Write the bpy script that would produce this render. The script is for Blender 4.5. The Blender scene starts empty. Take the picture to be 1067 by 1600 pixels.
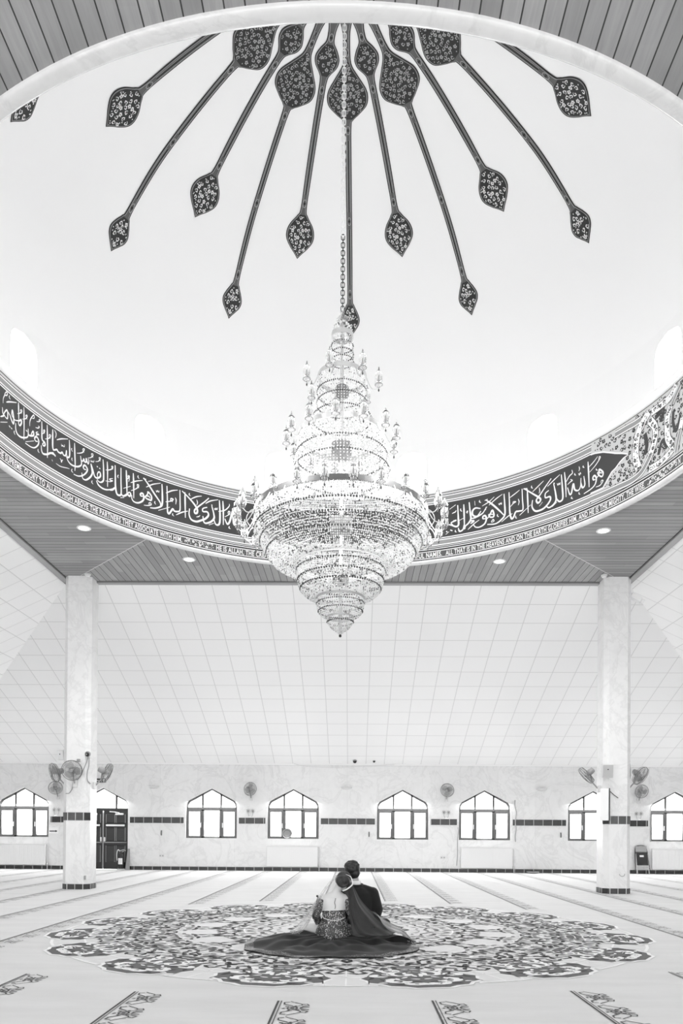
import bpy, math, random
from math import sin, cos, pi, radians, hypot, atan2, sqrt
from mathutils import Matrix, Vector
import numpy as np

S = bpy.context.scene
COL = S.collection

# ------------------------------------------------------------------ camera
CAM_H, FPX = 1.14, 1168.05
PITCH, ROLL, YAW, CAM_X, PPY = 0.0067, 0.0072, -0.0151, 0.1743, 1294.0
cd = bpy.data.cameras.new('camera')
cd.sensor_fit = 'VERTICAL'; cd.sensor_height = 36.0; cd.sensor_width = 24.0
cd.lens = FPX * 36.0 / 1600.0
cd.shift_y = (PPY - 800.0) / 1600.0
cd.clip_start = 0.05; cd.clip_end = 200
cam = bpy.data.objects.new('camera', cd); COL.objects.link(cam)
_y = Matrix(((cos(YAW), -sin(YAW), 0), (sin(YAW), cos(YAW), 0), (0, 0, 1)))
_p = Matrix(((1, 0, 0), (0, -sin(PITCH), cos(PITCH)), (0, cos(PITCH), sin(PITCH))))   # -> x, u(up), d(forward)
_r = Matrix(((cos(ROLL), sin(ROLL), 0), (-sin(ROLL), cos(ROLL), 0), (0, 0, -1)))
cam.matrix_world = Matrix.Translation((CAM_X, 0, CAM_H)) @ (_r @ _p @ _y).transposed().to_4x4()
S.camera = cam

# ------------------------------------------------------------------ world, light, exposure
S.view_settings.view_transform = 'Standard'; S.view_settings.look = 'None'
S.view_settings.gamma = 1.0; S.view_settings.use_curve_mapping = False
S.view_settings.exposure = 0.31
SKY = 3.9
W = bpy.data.worlds.new('overcast_sky'); S.world = W; W.use_nodes = True
W.node_tree.nodes['Background'].inputs[0].default_value = (1, 1, 1, 1)
W.node_tree.nodes['Background'].inputs[1].default_value = SKY
try:
    cy = S.cycles
    cy.max_bounces = 14; cy.diffuse_bounces = 7; cy.glossy_bounces = 4; cy.transmission_bounces = 6
    cy.transparent_max_bounces = 40; cy.caustics_reflective = False; cy.caustics_refractive = False
    cy.sample_clamp_indirect = 6.0; cy.use_denoising = True
except Exception:
    pass

def point_light(name, loc, power, radius=0.1):
    d = bpy.data.lights.new(name, 'POINT'); d.energy = power; d.shadow_soft_size = radius
    o = bpy.data.objects.new(name, d); o.location = loc; COL.objects.link(o); return o
def spot_light(name, loc, power, angle=120):
    d = bpy.data.lights.new(name, 'SPOT'); d.energy = power; d.spot_size = radians(angle); d.spot_blend = 0.8; d.shadow_soft_size = 0.08
    o = bpy.data.objects.new(name, d); o.location = loc; COL.objects.link(o); return o
def area_light(name, loc, sx, sy, power, rot):
    d = bpy.data.lights.new(name, 'AREA'); d.shape = 'RECTANGLE'; d.size = sx; d.size_y = sy; d.energy = power
    o = bpy.data.objects.new(name, d); o.location = loc; o.rotation_euler = rot; COL.objects.link(o); return o

YC = 9.308                       # dome and chandelier axis
FILL_POWER, SPOT_POWER, WINDOW_POWER, DRUM_POWER = 245.0, 165.0, 108.0, 11.5
for k in range(6):                # fill lights added to brighten the dome, just outside the crystal strings
    a = radians(60 * k + 30)
    point_light('chandelier_fill', (1.29 * sin(a), YC + 1.29 * cos(a), 5.35), FILL_POWER / 6, 0.15)
DOWN = [(-4.32, 12.3), (-2.88, 13.71), (2.84, 13.78), (4.28, 12.38)]
for x, y in DOWN: spot_light('downlight_lamp', (x, y, 6.12), SPOT_POWER)
for x in (-9.72, -7.33, -4.06, -1.61, 1.66, 4.10, 7.33, 9.75):
    area_light('window_daylight', (x, 22.6, 1.72), 1.5, 1.4, WINDOW_POWER, (radians(-48), 0, 0))

for k in range(12):               # daylight through the niches of the drum
    a = radians(30 * k + 15)
    area_light('drum_daylight', (4.93 * sin(a), YC + 4.93 * cos(a), 7.88), 0.52, 0.62, DRUM_POWER, (radians(90), 0, -a + pi))

for z, pw in ((4.60, 1.2), (4.20, 1.0)): point_light('chandelier_fill', (0, YC, z), pw, 0.2)  # fill lights added inside the bowl to brighten its beads

# ------------------------------------------------------------------ helpers
def tag(o, label=None, cat=None, group=None, kind=None):
    if label: o['label'] = label
    if cat: o['category'] = cat
    if group: o['group'] = group
    if kind: o['kind'] = kind
    return o
def empty(name, loc=(0, 0, 0), label=None, cat=None, group=None, kind=None):
    o = bpy.data.objects.new(name, None); o.location = loc; o.empty_display_size = 0.1
    COL.objects.link(o); return tag(o, label, cat, group, kind)
def crom(P, n=6, closed=False):
    """Catmull-Rom through the points"""
    P = [Vector(p) for p in P]
    if len(P) < 3: return P
    out = []; m = len(P)
    for i in range(m if closed else m - 1):
        a = P[(i - 1) % m] if (closed or i > 0) else P[0] * 2 - P[1]
        b = P[i]; c = P[(i + 1) % m]
        d = P[(i + 2) % m] if (closed or i + 2 < m) else P[-1] * 2 - P[-2]
        for k in range(n):
            t = k / n
            out.append(0.5 * ((2 * b) + (c - a) * t + (2 * a - 5 * b + 4 * c - d) * t * t + (3 * b - a - 3 * c + d) * t ** 3))
    if not closed: out.append(P[-1].copy())
    return out

class MB:
    def __init__(s): s.v = []; s.f = []; s.m = []
    def add(s, vs, fs, mi=0):
        b = len(s.v); s.v.extend([tuple(v) for v in vs]); s.f.extend([tuple(i + b for i in f) for f in fs]); s.m.extend([mi] * len(fs)); return s
    def box(s, x0, x1, y0, y1, z0, z1, mi=0, M=None):
        vs = [Vector(p) for p in ((x0, y0, z0), (x1, y0, z0), (x1, y1, z0), (x0, y1, z0), (x0, y0, z1), (x1, y0, z1), (x1, y1, z1), (x0, y1, z1))]
        if M: vs = [M @ v for v in vs]
        return s.add(vs, [(0, 3, 2, 1), (4, 5, 6, 7), (0, 1, 5, 4), (1, 2, 6, 5), (2, 3, 7, 6), (3, 0, 4, 7)], mi)
    def bbox(s, x0, x1, y0, y1, z0, z1, b=0.01, mi=0, M=None):
        """box with chamfered edges"""
        import bmesh
        bm = bmesh.new(); bmesh.ops.create_cube(bm, size=1)
        for v in bm.verts: v.co = Vector(((x0 + x1) / 2 + v.co.x * (x1 - x0), (y0 + y1) / 2 + v.co.y * (y1 - y0), (z0 + z1) / 2 + v.co.z * (z1 - z0)))
        bmesh.ops.bevel(bm, geom=bm.edges[:], offset=b, segments=2, affect='EDGES', profile=0.5)
        bm.verts.index_update()
        vs = [M @ v.co if M else v.co.copy() for v in bm.verts]; fs = [tuple(v.index for v in f.verts) for f in bm.faces]
        bm.free(); return s.add(vs, fs, mi)
    def lathe(s, prof, n=24, cx=0, cy=0, mi=0, M=None):
        vs = []; fs = []
        for r, z in prof:
            for k in range(n):
                a = 2 * pi * k / n; p = Vector((cx + r * cos(a), cy + r * sin(a), z)); vs.append(M @ p if M else p)
        for i in range(len(prof) - 1):
            for k in range(n):
                k2 = (k + 1) % n; fs.append((i * n + k, i * n + k2, (i + 1) * n + k2, (i + 1) * n + k))
        if prof[0][0] > 1e-6: fs.append(tuple(reversed(range(n))))
        if prof[-1][0] > 1e-6: fs.append(tuple((len(prof) - 1) * n + k for k in range(n)))
        return s.add(vs, fs, mi)
    def tube(s, path, rad, n=8, mi=0, closed=False, flat=1.0):
        """tube along a path; rad is a number or one per point"""
        P = [Vector(p) for p in path]; m = len(P); vs = []; fs = []
        up = Vector((0, 0, 1)); prev = None
        for i in range(m):
            if closed: t = P[(i + 1) % m] - P[i - 1]
            else: t = P[min(i + 1, m - 1)] - P[max(i - 1, 0)]
            t.normalize()
            if prev is None:
                a = t.cross(up)
                if a.length < 0.15: a = t.cross(Vector((1, 0, 0)))
            else:
                a = prev - t * prev.dot(t)
                if a.length < 1e-5: a = t.cross(up)
            a.normalize(); b = t.cross(a); prev = a
            r = rad[i] if isinstance(rad, (list, tuple)) else rad
            for k in range(n):
                q = 2 * pi * k / n; vs.append(P[i] + a * (r * cos(q)) + b * (r * flat * sin(q)))
        for i in range(m if closed else m - 1):
            j = (i + 1) % m
            for k in range(n):
                k2 = (k + 1) % n; fs.append((i * n + k, i * n + k2, j * n + k2, j * n + k))
        if not closed: fs.append(tuple(reversed(range(n)))); fs.append(tuple((m - 1) * n + k for k in range(n)))
        return s.add(vs, fs, mi)
    def ring(s, R, z, r, cx=0, cy=0, n=64, k=6, mi=0, hz=None):
        """torus, or a flat hoop of height hz"""
        if hz: return s.hoop(R, z, r, hz, cx, cy, n, mi)
        return s.tube([(cx + R * cos(2 * pi * i / n), cy + R * sin(2 * pi * i / n), z) for i in range(n)], r, k, mi, True)
    def hoop(s, R, z, r, hz, cx=0, cy=0, n=64, mi=0):
        pr = [(R - r, z - hz / 2), (R + r, z - hz / 2), (R + r, z + hz / 2), (R - r, z + hz / 2)]
        vs = []; fs = []
        for q, zz in pr:
            for k in range(n): vs.append((cx + q * cos(2 * pi * k / n), cy + q * sin(2 * pi * k / n), zz))
        for i in range(4):
            j = (i + 1) % 4
            for k in range(n):
                k2 = (k + 1) % n; fs.append((i * n + k, i * n + k2, j * n + k2, j * n + k))
        return s.add(vs, fs, mi)
    def ball(s, c, rx, ry=None, rz=None, n=12, mi=0, M=None):
        ry = ry or rx; rz = rz or rx; h = max(4, n // 2 + 1); vs = []; fs = []
        c = Vector(c)
        for i in range(1, h):
            a = pi * i / h
            for k in range(n):
                b = 2 * pi * k / n; p = Vector((rx * sin(a) * cos(b), ry * sin(a) * sin(b), rz * cos(a))); vs.append(c + (M @ p if M else p))
        t = Vector((0, 0, rz)); vs.append(c + (M @ t if M else t)); vs.append(c - (M @ t if M else t))
        T = len(vs) - 2
        for i in range(h - 2):
            for k in range(n):
                k2 = (k + 1) % n; fs.append((i * n + k, (i + 1) * n + k, (i + 1) * n + k2, i * n + k2))
        for k in range(n):
            k2 = (k + 1) % n; fs.append((T, k, k2)); fs.append((T + 1, (h - 2) * n + k2, (h - 2) * n + k))
        return s.add(vs, fs, mi)
    def ribbon(s, P2, w, fmap, mi=0):
        """flat stroke in 2-D, laid on a surface by fmap(x, y)"""
        m = len(P2); L = []; Rr = []
        for i in range(m):
            a = P2[max(i - 1, 0)]; b = P2[min(i + 1, m - 1)]
            dx, dy = b[0] - a[0], b[1] - a[1]; l = hypot(dx, dy) or 1; nx, ny = -dy / l, dx / l
            ww = (w[i] if isinstance(w, (list, tuple)) else w) / 2
            L.append(fmap(P2[i][0] + nx * ww, P2[i][1] + ny * ww)); Rr.append(fmap(P2[i][0] - nx * ww, P2[i][1] - ny * ww))
        return s.add(L + Rr, [(i, m + i, m + i + 1, i + 1) for i in range(m - 1)], mi)
    def poly(s, P2, fmap, mi=0):
        return s.add([fmap(*p) for p in P2], [tuple(range(len(P2)))], mi)
    def build(s, name, mats, parent=None, org=(0, 0, 0), smooth=False, label=None, kind=None):
        me = bpy.data.meshes.new(name)
        if any(org): vs = [(x - org[0], y - org[1], z - org[2]) for x, y, z in s.v]
        else: vs = s.v
        me.from_pydata(vs, [], s.f)
        if not isinstance(mats, (list, tuple)): mats = [mats]
        for m in mats: me.materials.append(m)
        if len(mats) > 1: me.polygons.foreach_set('material_index', s.m)
        if smooth: me.polygons.foreach_set('use_smooth', [True] * len(me.polygons))
        me.update()
        o = bpy.data.objects.new(name, me); COL.objects.link(o)
        if parent: o.parent = parent
        elif any(org): o.location = org
        if label: o['label'] = label
        if kind: o['kind'] = kind
        return o

# ------------------------------------------------------------------ materials (all neutral greys)
def nt(name):
    m = bpy.data.materials.new(name); m.use_nodes = True
    t = m.node_tree; b = t.nodes['Principled BSDF']; return m, t, b
def g4(v): return (v, v, v, 1)
def grey(name, v, rough=0.6, metal=0.0, spec=0.5, emit=0.0):
    m, t, b = nt(name)
    b.inputs['Base Color'].default_value = g4(v); b.inputs['Roughness'].default_value = rough
    b.inputs['Metallic'].default_value = metal; b.inputs['Specular IOR Level'].default_value = spec
    if emit:
        b.inputs['Emission Color'].default_value = (1, 1, 1, 1); b.inputs['Emission Strength'].default_value = emit
    return m
class N:
    """small node helper"""
    def __init__(s, t): s.t = t; s.L = t.links
    def n(s, ty, **kw):
        o = s.t.nodes.new(ty)
        for k, v in kw.items(): setattr(o, k, v)
        return o
    def val(s, node, i, v):
        if hasattr(v, 'is_linked') or hasattr(v, 'links'): s.L.new(v, node.inputs[i])
        else: node.inputs[i].default_value = v
    def math(s, op, a, b=0.0, c=0.0):
        o = s.n('ShaderNodeMath', operation=op); s.val(o, 0, a); s.val(o, 1, b)
        if op in ('MULTIPLY_ADD', 'COMPARE', 'SMOOTH_MIN'): s.val(o, 2, c)
        return o.outputs[0]
    def obj(s): return s.n('ShaderNodeTexCoord').outputs['Object']
    def xyz(s, v):
        o = s.n('ShaderNodeSeparateXYZ'); s.L.new(v, o.inputs[0]); return o.outputs
    def vec(s, x, y, z):
        o = s.n('ShaderNodeCombineXYZ'); s.val(o, 0, x); s.val(o, 1, y); s.val(o, 2, z); return o.outputs[0]
    def noise(s, v, scale, detail=3.0, rough=0.5, dist=0.0):
        o = s.n('ShaderNodeTexNoise'); s.L.new(v, o.inputs['Vector']); o.inputs['Scale'].default_value = scale
        o.inputs['Detail'].default_value = detail; o.inputs['Roughness'].default_value = rough; o.inputs['Distortion'].default_value = dist
        return o.outputs['Fac']
    def white(s, v):
        o = s.n('ShaderNodeTexWhiteNoise', noise_dimensions='3D'); s.L.new(v, o.inputs[0]); return o.outputs[0]
    def ramp(s, f, stops):
        o = s.n('ShaderNodeValToRGB'); s.L.new(f, o.inputs[0]); e = o.color_ramp.elements
        while len(e) < len(stops): e.new(0.5)
        for i, (p, v) in enumerate(stops): e[i].position = p; e[i].color = g4(v)
        return o.outputs[0]
    def mix(s, f, a, b):
        o = s.n('ShaderNodeMix', data_type='RGBA'); s.val(o, 0, f)
        for i, v in ((6, a), (7, b)):
            if isinstance(v, (int, float)): o.inputs[i].default_value = g4(v)
            else: s.L.new(v, o.inputs[i])
        return o.outputs[2]
    def mapping(s, v, scale):
        o = s.n('ShaderNodeMapping'); s.L.new(v, o.inputs[0]); o.inputs['Scale'].default_value = scale; return o.outputs[0]

def joint(h, c, pitch, w, off=0.0):
    """1 inside a joint line of width w repeated every pitch along c"""
    f = h.math('FRACT', h.math('DIVIDE', h.math('ADD', c, off), pitch))
    return h.math('LESS_THAN', f, w / pitch)

def marble_mat(name, base=0.80, vein=0.60, jx=0.0, jz=0.0, rough=0.28):
    m, t, b = nt(name); h = N(t); v = h.obj()
    n1 = h.noise(v, 0.9, 6, 0.62, 1.6); n2 = h.noise(v, 3.2, 5, 0.6, 2.0)
    band = h.math('ABSOLUTE', h.math('SUBTRACT', n1, 0.5))
    vein1 = h.ramp(band, [(0.0, 1.0), (0.035, 0.0)])
    cloud = h.ramp(n2, [(0.42, 0.0), (0.75, 1.0)])
    c = h.mix(h.math('MULTIPLY', vein1, 0.45), base, vein)
    c = h.mix(h.math('MULTIPLY', cloud, 0.5), c, base * 0.86)
    x, y, z = h.xyz(v)
    if jx:
        slab = h.white(h.vec(h.math('FLOOR', h.math('DIVIDE', x, jx)), 0.0, h.math('FLOOR', h.math('DIVIDE', z, jz or 9))))
        c = h.mix(h.math('MULTIPLY', slab, 0.22), c, base * 0.84)
        c = h.mix(h.math('MULTIPLY', joint(h, x, jx, 0.006), 0.35), c, 0.45)
    if jz: c = h.mix(h.math('MULTIPLY', joint(h, z, jz, 0.006), 0.3), c, 0.45)
    t.links.new(c, b.inputs['Base Color']); b.inputs['Roughness'].default_value = rough
    return m
def plank_mat(name, along, pitch=0.13):
    """varnished boards; along = axis the boards run along"""
    m, t, b = nt(name); h = N(t); v = h.obj(); x, y, z = h.xyz(v)
    c = x if along == 'y' else y; l = y if along == 'y' else x
    idx = h.math('FLOOR', h.math('DIVIDE', c, pitch))
    tone = h.white(h.vec(idx, h.math('FLOOR', h.math('DIVIDE', h.math('ADD', l, h.math('MULTIPLY', idx, 1.37)), 2.3)), 1.0))
    grain = h.noise(h.vec(h.math('MULTIPLY', c, 26.0), h.math('MULTIPLY', l, 1.3), h.math('MULTIPLY', idx, 3.7)), 1.0, 5, 0.65, 0.8)
    col = h.mix(tone, 0.31, 0.43)
    col = h.mix(h.math('MULTIPLY', h.ramp(grain, [(0.35, 0.0), (0.7, 1.0)]), 0.5), col, 0.25)
    col = h.mix(joint(h, c, pitch, 0.010), col, 0.05)
    t.links.new(col, b.inputs['Base Color']); b.inputs['Roughness'].default_value = 0.55; b.inputs['Specular IOR Level'].default_value = 0.15
    return m
def grid_mat(name, px, py, swap=False, base=0.95):
    """suspended tiles with thin grey joints"""
    m, t, b = nt(name); h = N(t); v = h.obj(); x, y, z = h.xyz(v)
    if swap: x, y = y, x
    j = h.math('MAXIMUM', joint(h, x, px, 0.016), joint(h, y, py, 0.016, 0.21))
    tone = h.white(h.vec(h.math('FLOOR', h.math('DIVIDE', x, px)), h.math('FLOOR', h.math('DIVIDE', h.math('ADD', y, 0.21), py)), 3.0))
    c = h.mix(h.math('MULTIPLY', tone, 0.25), base, base * 0.93)
    c = h.mix(h.math('MULTIPLY', h.noise(v, 0.5, 2), 0.15), c, base * 0.85)
    c = h.mix(h.math('MULTIPLY', j, 0.55), c, 0.50)
    t.links.new(c, b.inputs['Base Color']); b.inputs['Roughness'].default_value = 0.6
    return m
def tile_mat(name, pitch=0.277, base=0.016, axis='x'):
    m, t, b = nt(name); h = N(t); v = h.obj(); x, y, z = h.xyz(v)
    c = {'x': x, 'a': h.math('MULTIPLY', h.math('ARCTAN2', y, x), 0.2865)}[axis]
    tone = h.white(h.vec(h.math('FLOOR', h.math('DIVIDE', c, pitch)), 2.0, 5.0))
    col = h.mix(tone, base, base * 3.2)
    col = h.mix(h.noise(v, 9, 3), col, base)
    col = h.mix(joint(h, c, pitch, 0.012), col, 0.55)
    t.links.new(col, b.inputs['Base Color']); b.inputs['Roughness'].default_value = 0.25
    return m
def carpet_mat(name):
    m, t, b = nt(name); h = N(t); v = h.obj()
    n = h.noise(h.mapping(v, (0.6, 2.2, 1)), 1.6, 4, 0.6); f = h.noise(v, 160, 2)
    c = h.mix(h.ramp(n, [(0.3, 0.0), (0.75, 1.0)]), 0.525, 0.605)
    c = h.mix(h.math('MULTIPLY', f, 0.18), c, 0.5)
    t.links.new(c, b.inputs['Base Color']); b.inputs['Roughness'].default_value = 0.95
    b.inputs['Sheen Weight'].default_value = 0.25; b.inputs['Sheen Roughness'].default_value = 0.5
    return m
def speckle_mat(name, dark, light, scale=60, thr=0.62, rough=0.5, alpha=1.0):
    """cloth sewn with small pale beads"""
    m, t, b = nt(name); h = N(t); v = h.obj()
    o = h.n('ShaderNodeTexVoronoi'); t.links.new(v, o.inputs['Vector']); o.inputs['Scale'].default_value = scale
    a = h.ramp(o.outputs['Distance'], [(0.28, 1.0), (0.40, 0.0)])
    n = h.ramp(h.noise(v, scale * 0.22, 3, 0.6, 1.2), [(thr - 0.10, 0.0), (thr, 1.0)])
    f = h.math('MULTIPLY', a, n)
    c = h.mix(f, dark, light)
    t.links.new(c, b.inputs['Base Color']); b.inputs['Roughness'].default_value = rough
    if alpha < 1: b.inputs['Alpha'].default_value = alpha
    return m
def cloth_mat(name, v, rough=0.75, alpha=1.0, weave=0.3, sheen=0.2):
    m, t, b = nt(name); h = N(t); o = h.obj()
    n = h.noise(o, 7, 4, 0.6)
    c = h.mix(n, v * (1 - weave), v * (1 + weave))
    t.links.new(c, b.inputs['Base Color']); b.inputs['Roughness'].default_value = rough
    b.inputs['Sheen Weight'].default_value = sheen; b.inputs['Specular IOR Level'].default_value = 0.15
    if alpha < 1: b.inputs['Alpha'].default_value = alpha
    return m
def glass_mat(name, tint=0.97, gloss=0.06):
    m, t, b = nt(name); h = N(t)
    tr = h.n('ShaderNodeBsdfTransparent'); tr.inputs[0].default_value = g4(tint)
    gl = h.n('ShaderNodeBsdfGlossy'); gl.inputs[0].default_value = g4(1); gl.inputs['Roughness'].default_value = 0.03
    mx = h.n('ShaderNodeMixShader'); mx.inputs[0].default_value = gloss
    t.links.new(tr.outputs[0], mx.inputs[1]); t.links.new(gl.outputs[0], mx.inputs[2])
    t.links.new(mx.outputs[0], t.nodes['Material Output'].inputs[0]); return m
def crystal_mat(name, clear=0.5, white=0.95, rough=0.08, dark=0.0):
    m, t, b = nt(name); h = N(t)
    b.inputs['Base Color'].default_value = g4(white)
    if dark:                      # cut beads: dark reflections painted as a random tone per bead
        c = h.ramp(h.n('ShaderNodeNewGeometry').outputs['Random Per Island'], [(0.0, 0.05), (dark, 0.18), (dark + 0.08, 0.80), (1.0, 0.97)])
        t.links.new(c, b.inputs['Base Color'])
    b.inputs['Alpha'].default_value = 1.0; b.inputs['Roughness'].default_value = rough
    b.inputs['Specular IOR Level'].default_value = 0.9
    tr = h.n('ShaderNodeBsdfTransparent'); tr.inputs[0].default_value = g4(0.98)
    mx = h.n('ShaderNodeMixShader'); mx.inputs[0].default_value = clear
    t.links.new(b.outputs[0], mx.inputs[1]); t.links.new(tr.outputs[0], mx.inputs[2])
    t.links.new(mx.outputs[0], t.nodes['Material Output'].inputs[0]); return m

def solid_glass(name):
    m, t, b = nt(name); b.inputs['Base Color'].default_value = g4(0.93); b.inputs['Roughness'].default_value = 0.02
    b.inputs['Transmission Weight'].default_value = 1.0; b.inputs['IOR'].default_value = 1.30; return m

M = dict(
    wall=marble_mat('marble_wall', 0.80, 0.58, 1.12, 1.57), column=marble_mat('marble_column', 0.80, 0.62, 0, 0, 0.3),
    lip=marble_mat('marble_lip', 0.74, 0.58, 0, 0, 0.18), plaster=grey('white_plaster', 0.83, 0.7, 0, 0.3), mould=grey('white_moulding', 0.88, 0.5),
    planky=plank_mat('boards_deep', 'y'), plankx=plank_mat('boards_across', 'x'), woodtrim=grey('wood_trim', 0.25, 0.4),
    gridb=grid_mat('ceiling_tiles', 0.545, 0.565), grids=grid_mat('ceiling_tiles_side', 0.545, 0.545, True),
    tile=tile_mat('black_tiles'), ctile=tile_mat('black_column_tiles', 0.15, 0.018, 'a'), carpet=carpet_mat('pale_carpet'),
    frame=grey('window_frame', 0.10, 0.4), glass=glass_mat('window_glass'), door=grey('dark_door', 0.012, 0.3), doorp=grey('door_panel', 0.022, 0.3),
    metal=grey('brushed_metal', 0.62, 0.3, 1.0), white=grey('white_enamel', 0.82, 0.35), offwhite=grey('offwhite_plastic', 0.68, 0.45), midgrey=grey('grey_plastic', 0.32, 0.4),
    dark=grey('dark_plastic', 0.02, 0.4), black=grey('black', 0.008, 0.45), darkmetal=grey('dark_metal', 0.05, 0.35, 0.6), paper=grey('paper', 0.85, 0.7),
    bfield=grey('band_field', 0.040, 0.5), bgrey=grey('band_grey', 0.30, 0.5), bpale=grey('band_pale', 0.58, 0.5), bwhite=grey('band_white', 0.86, 0.5), bblack=grey('band_black', 0.012, 0.5),
    btext=grey('band_text_ground', 0.085, 0.5),
    sdark=grey('spear_black', 0.010, 0.5), sgrey=grey('spear_grey', 0.085, 0.5), sline=grey('spear_line', 0.36, 0.5), spale=grey('spear_pale', 0.72, 0.5),
    md=grey('carpet_dark', 0.035, 0.95), mg=grey('carpet_grey', 0.13, 0.95), ml=grey('carpet_light', 0.70, 0.95), mw=grey('carpet_white', 0.86, 0.95), mm=grey('carpet_mid', 0.36, 0.95),
    fanblade=grey('fan_blade', 0.42, 0.35, 0.3), fanwire=grey('fan_wire', 0.20, 0.35, 0.5), extg=grey('extinguisher_paint', 0.03, 0.25), spkg=grey('speaker_grille', 0.5, 0.6),
    skin=grey('skin', 0.42, 0.55), skinlight=grey('pale_skin', 0.62, 0.5), suit=cloth_mat('suit_cloth', 0.011, 0.8, 1, .35), shirt=grey('white_shirt', 0.8, 0.7), hairb=grey('black_hair', 0.006, 0.45), hair=cloth_mat('brown_hair', 0.045, 0.38, 1, .75, 0),
    embro=speckle_mat('embroidered_cloth', 0.025, 0.65, 85, 0.50, 0.45), sleeve=speckle_mat('embroidered_net', 0.05, 0.55, 70, 0.46, 0.5, 0.85), gown=cloth_mat('gown_tulle', 0.011, 0.65, 1, .4, .08), hem=speckle_mat('sewn_hem', 0.012, 0.34, 60, 0.52, 0.5), veil=cloth_mat('sheer_veil', 0.42, 0.6, 0.42, .25), veild=cloth_mat('dark_veil', 0.035, 0.6, 0.88, .35), veilm=cloth_mat('grey_veil', 0.40, 0.6, 0.75, .4), beadl=grey('pale_beads', 0.72, 0.3), beadd=grey('dark_beading', 0.03, 0.3),
    hubm=grey('hub_metal', 0.20, 0.6),
    mline=grey('carpet_line', 0.07, 0.95),
    crystal=crystal_mat('crystal_beads', 0.15, dark=0.10), crystal2=crystal_mat('crystal_glass', 0.74, 0.42, 0.05), ringm=grey('silver_ring', 0.62, 0.35, 0.8), ringd=grey('engraved_ring', 0.10, 0.5),
    bead=grey('dark_beads', 0.07, 0.15, 0.3), shade=solid_glass('lamp_glass'), drop=grey('dark_drop', 0.05, 0.1, 0.2), bulb=grey('bulb_added_glow', 0.9, 0.5, 0, 0.5, 0.5), lens=grey('lamp_lens', 0.9, 0.4, 0, 0.5, 3.0),  # bulb: faint glow added, the candle lamps themselves are unlit
)
# ------------------------------------------------------------------ the hall
YW, XW, ZS, ZW = 22.3, 12.16, 6.17, 3.2       # back wall, side walls, soffit height, wall top
SX, SY0, SY1 = 5.68, YC - 5.742, YC + 5.742    # outer edge of the timber soffit
RB, RL = 4.72, 4.83                            # drum radius, outer radius of the marble lip

fl = MB(); fl.add([(-XW, -3.7, 0), (XW, -3.7, 0), (XW, YW, 0), (-XW, YW, 0)], [(0, 1, 2, 3)])
floor = tag(fl.build('floor', M['carpet']), 'pale wall-to-wall prayer hall carpet', 'floor', kind='structure')

ARCH = [(-0.765, 1.90), (-0.75, 2.0), (-0.69, 2.085), (-0.53, 2.175), (0.0, 2.45), (0.53, 2.175), (0.69, 2.085), (0.75, 2.0), (0.765, 1.90)]
def arch_z(x):
    for (a, za), (b, zb) in zip(ARCH, ARCH[1:]):
        if a <= x <= b: return za + (zb - za) * (x - a) / (b - a)
    return 1.9
OPEN = [(-9.72, 0.965), (-7.33, 0.0), (-4.06, 0.965), (-1.61, 0.965), (1.66, 0.965), (4.10, 0.965), (7.33, 0.965), (9.75, 0.965)]
def wall_with_openings(mb, opens, x0, x1, top, fmap, depth):
    xs = {x0, x1}
    for c, s in opens: xs |= {c + a for a, _ in ARCH}
    xs = sorted(xs)
    def hole(xm):
        for c, s in opens:
            if abs(xm - c) < 0.765: return c, s
    for a, b in zip(xs, xs[1:]):
        h = hole((a + b) / 2)
        if not h: mb.add([fmap(a, 0, 0), fmap(b, 0, 0), fmap(b, top, 0), fmap(a, top, 0)], [(0, 1, 2, 3)])
        else:
            c, s = h; za, zb = arch_z(a - c), arch_z(b - c)
            if s > 0: mb.add([fmap(a, 0, 0), fmap(b, 0, 0), fmap(b, s, 0), fmap(a, s, 0)], [(0, 1, 2, 3)])
            mb.add([fmap(a, za, 0), fmap(b, zb, 0), fmap(b, top, 0), fmap(a, top, 0)], [(0, 1, 2, 3)])
    for c, s in opens:                                   # reveals
        loop = [(-0.765, s)] + ARCH + [(0.765, s)]
        for i in range(len(loop)):
            p, q = loop[i], loop[(i + 1) % len(loop)]
            mb.add([fmap(c + p[0], p[1], 0), fmap(c + q[0], q[1], 0), fmap(c + q[0], q[1], depth), fmap(c + p[0], p[1], depth)], [(0, 1, 2, 3)])
wb = MB(); wall_with_openings(wb, OPEN, -XW, XW, ZW, lambda x, z, d: (x, YW + d, z), 0.18)
wall_back = tag(wb.build('wall_back', M['wall']), 'white marble wall with pointed windows', 'wall', kind='structure')
for sx, nm in ((-1, 'left'), (1, 'right')):
    w = MB(); w.add([(sx * XW, -3.7, 0), (sx * XW, YW, 0), (sx * XW, YW, ZW), (sx * XW, -3.7, ZW)], [(0, 1, 2, 3)])
    tag(w.build('wall_' + nm, M['wall']), 'plain side wall of white marble', 'wall', kind='structure')

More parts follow.
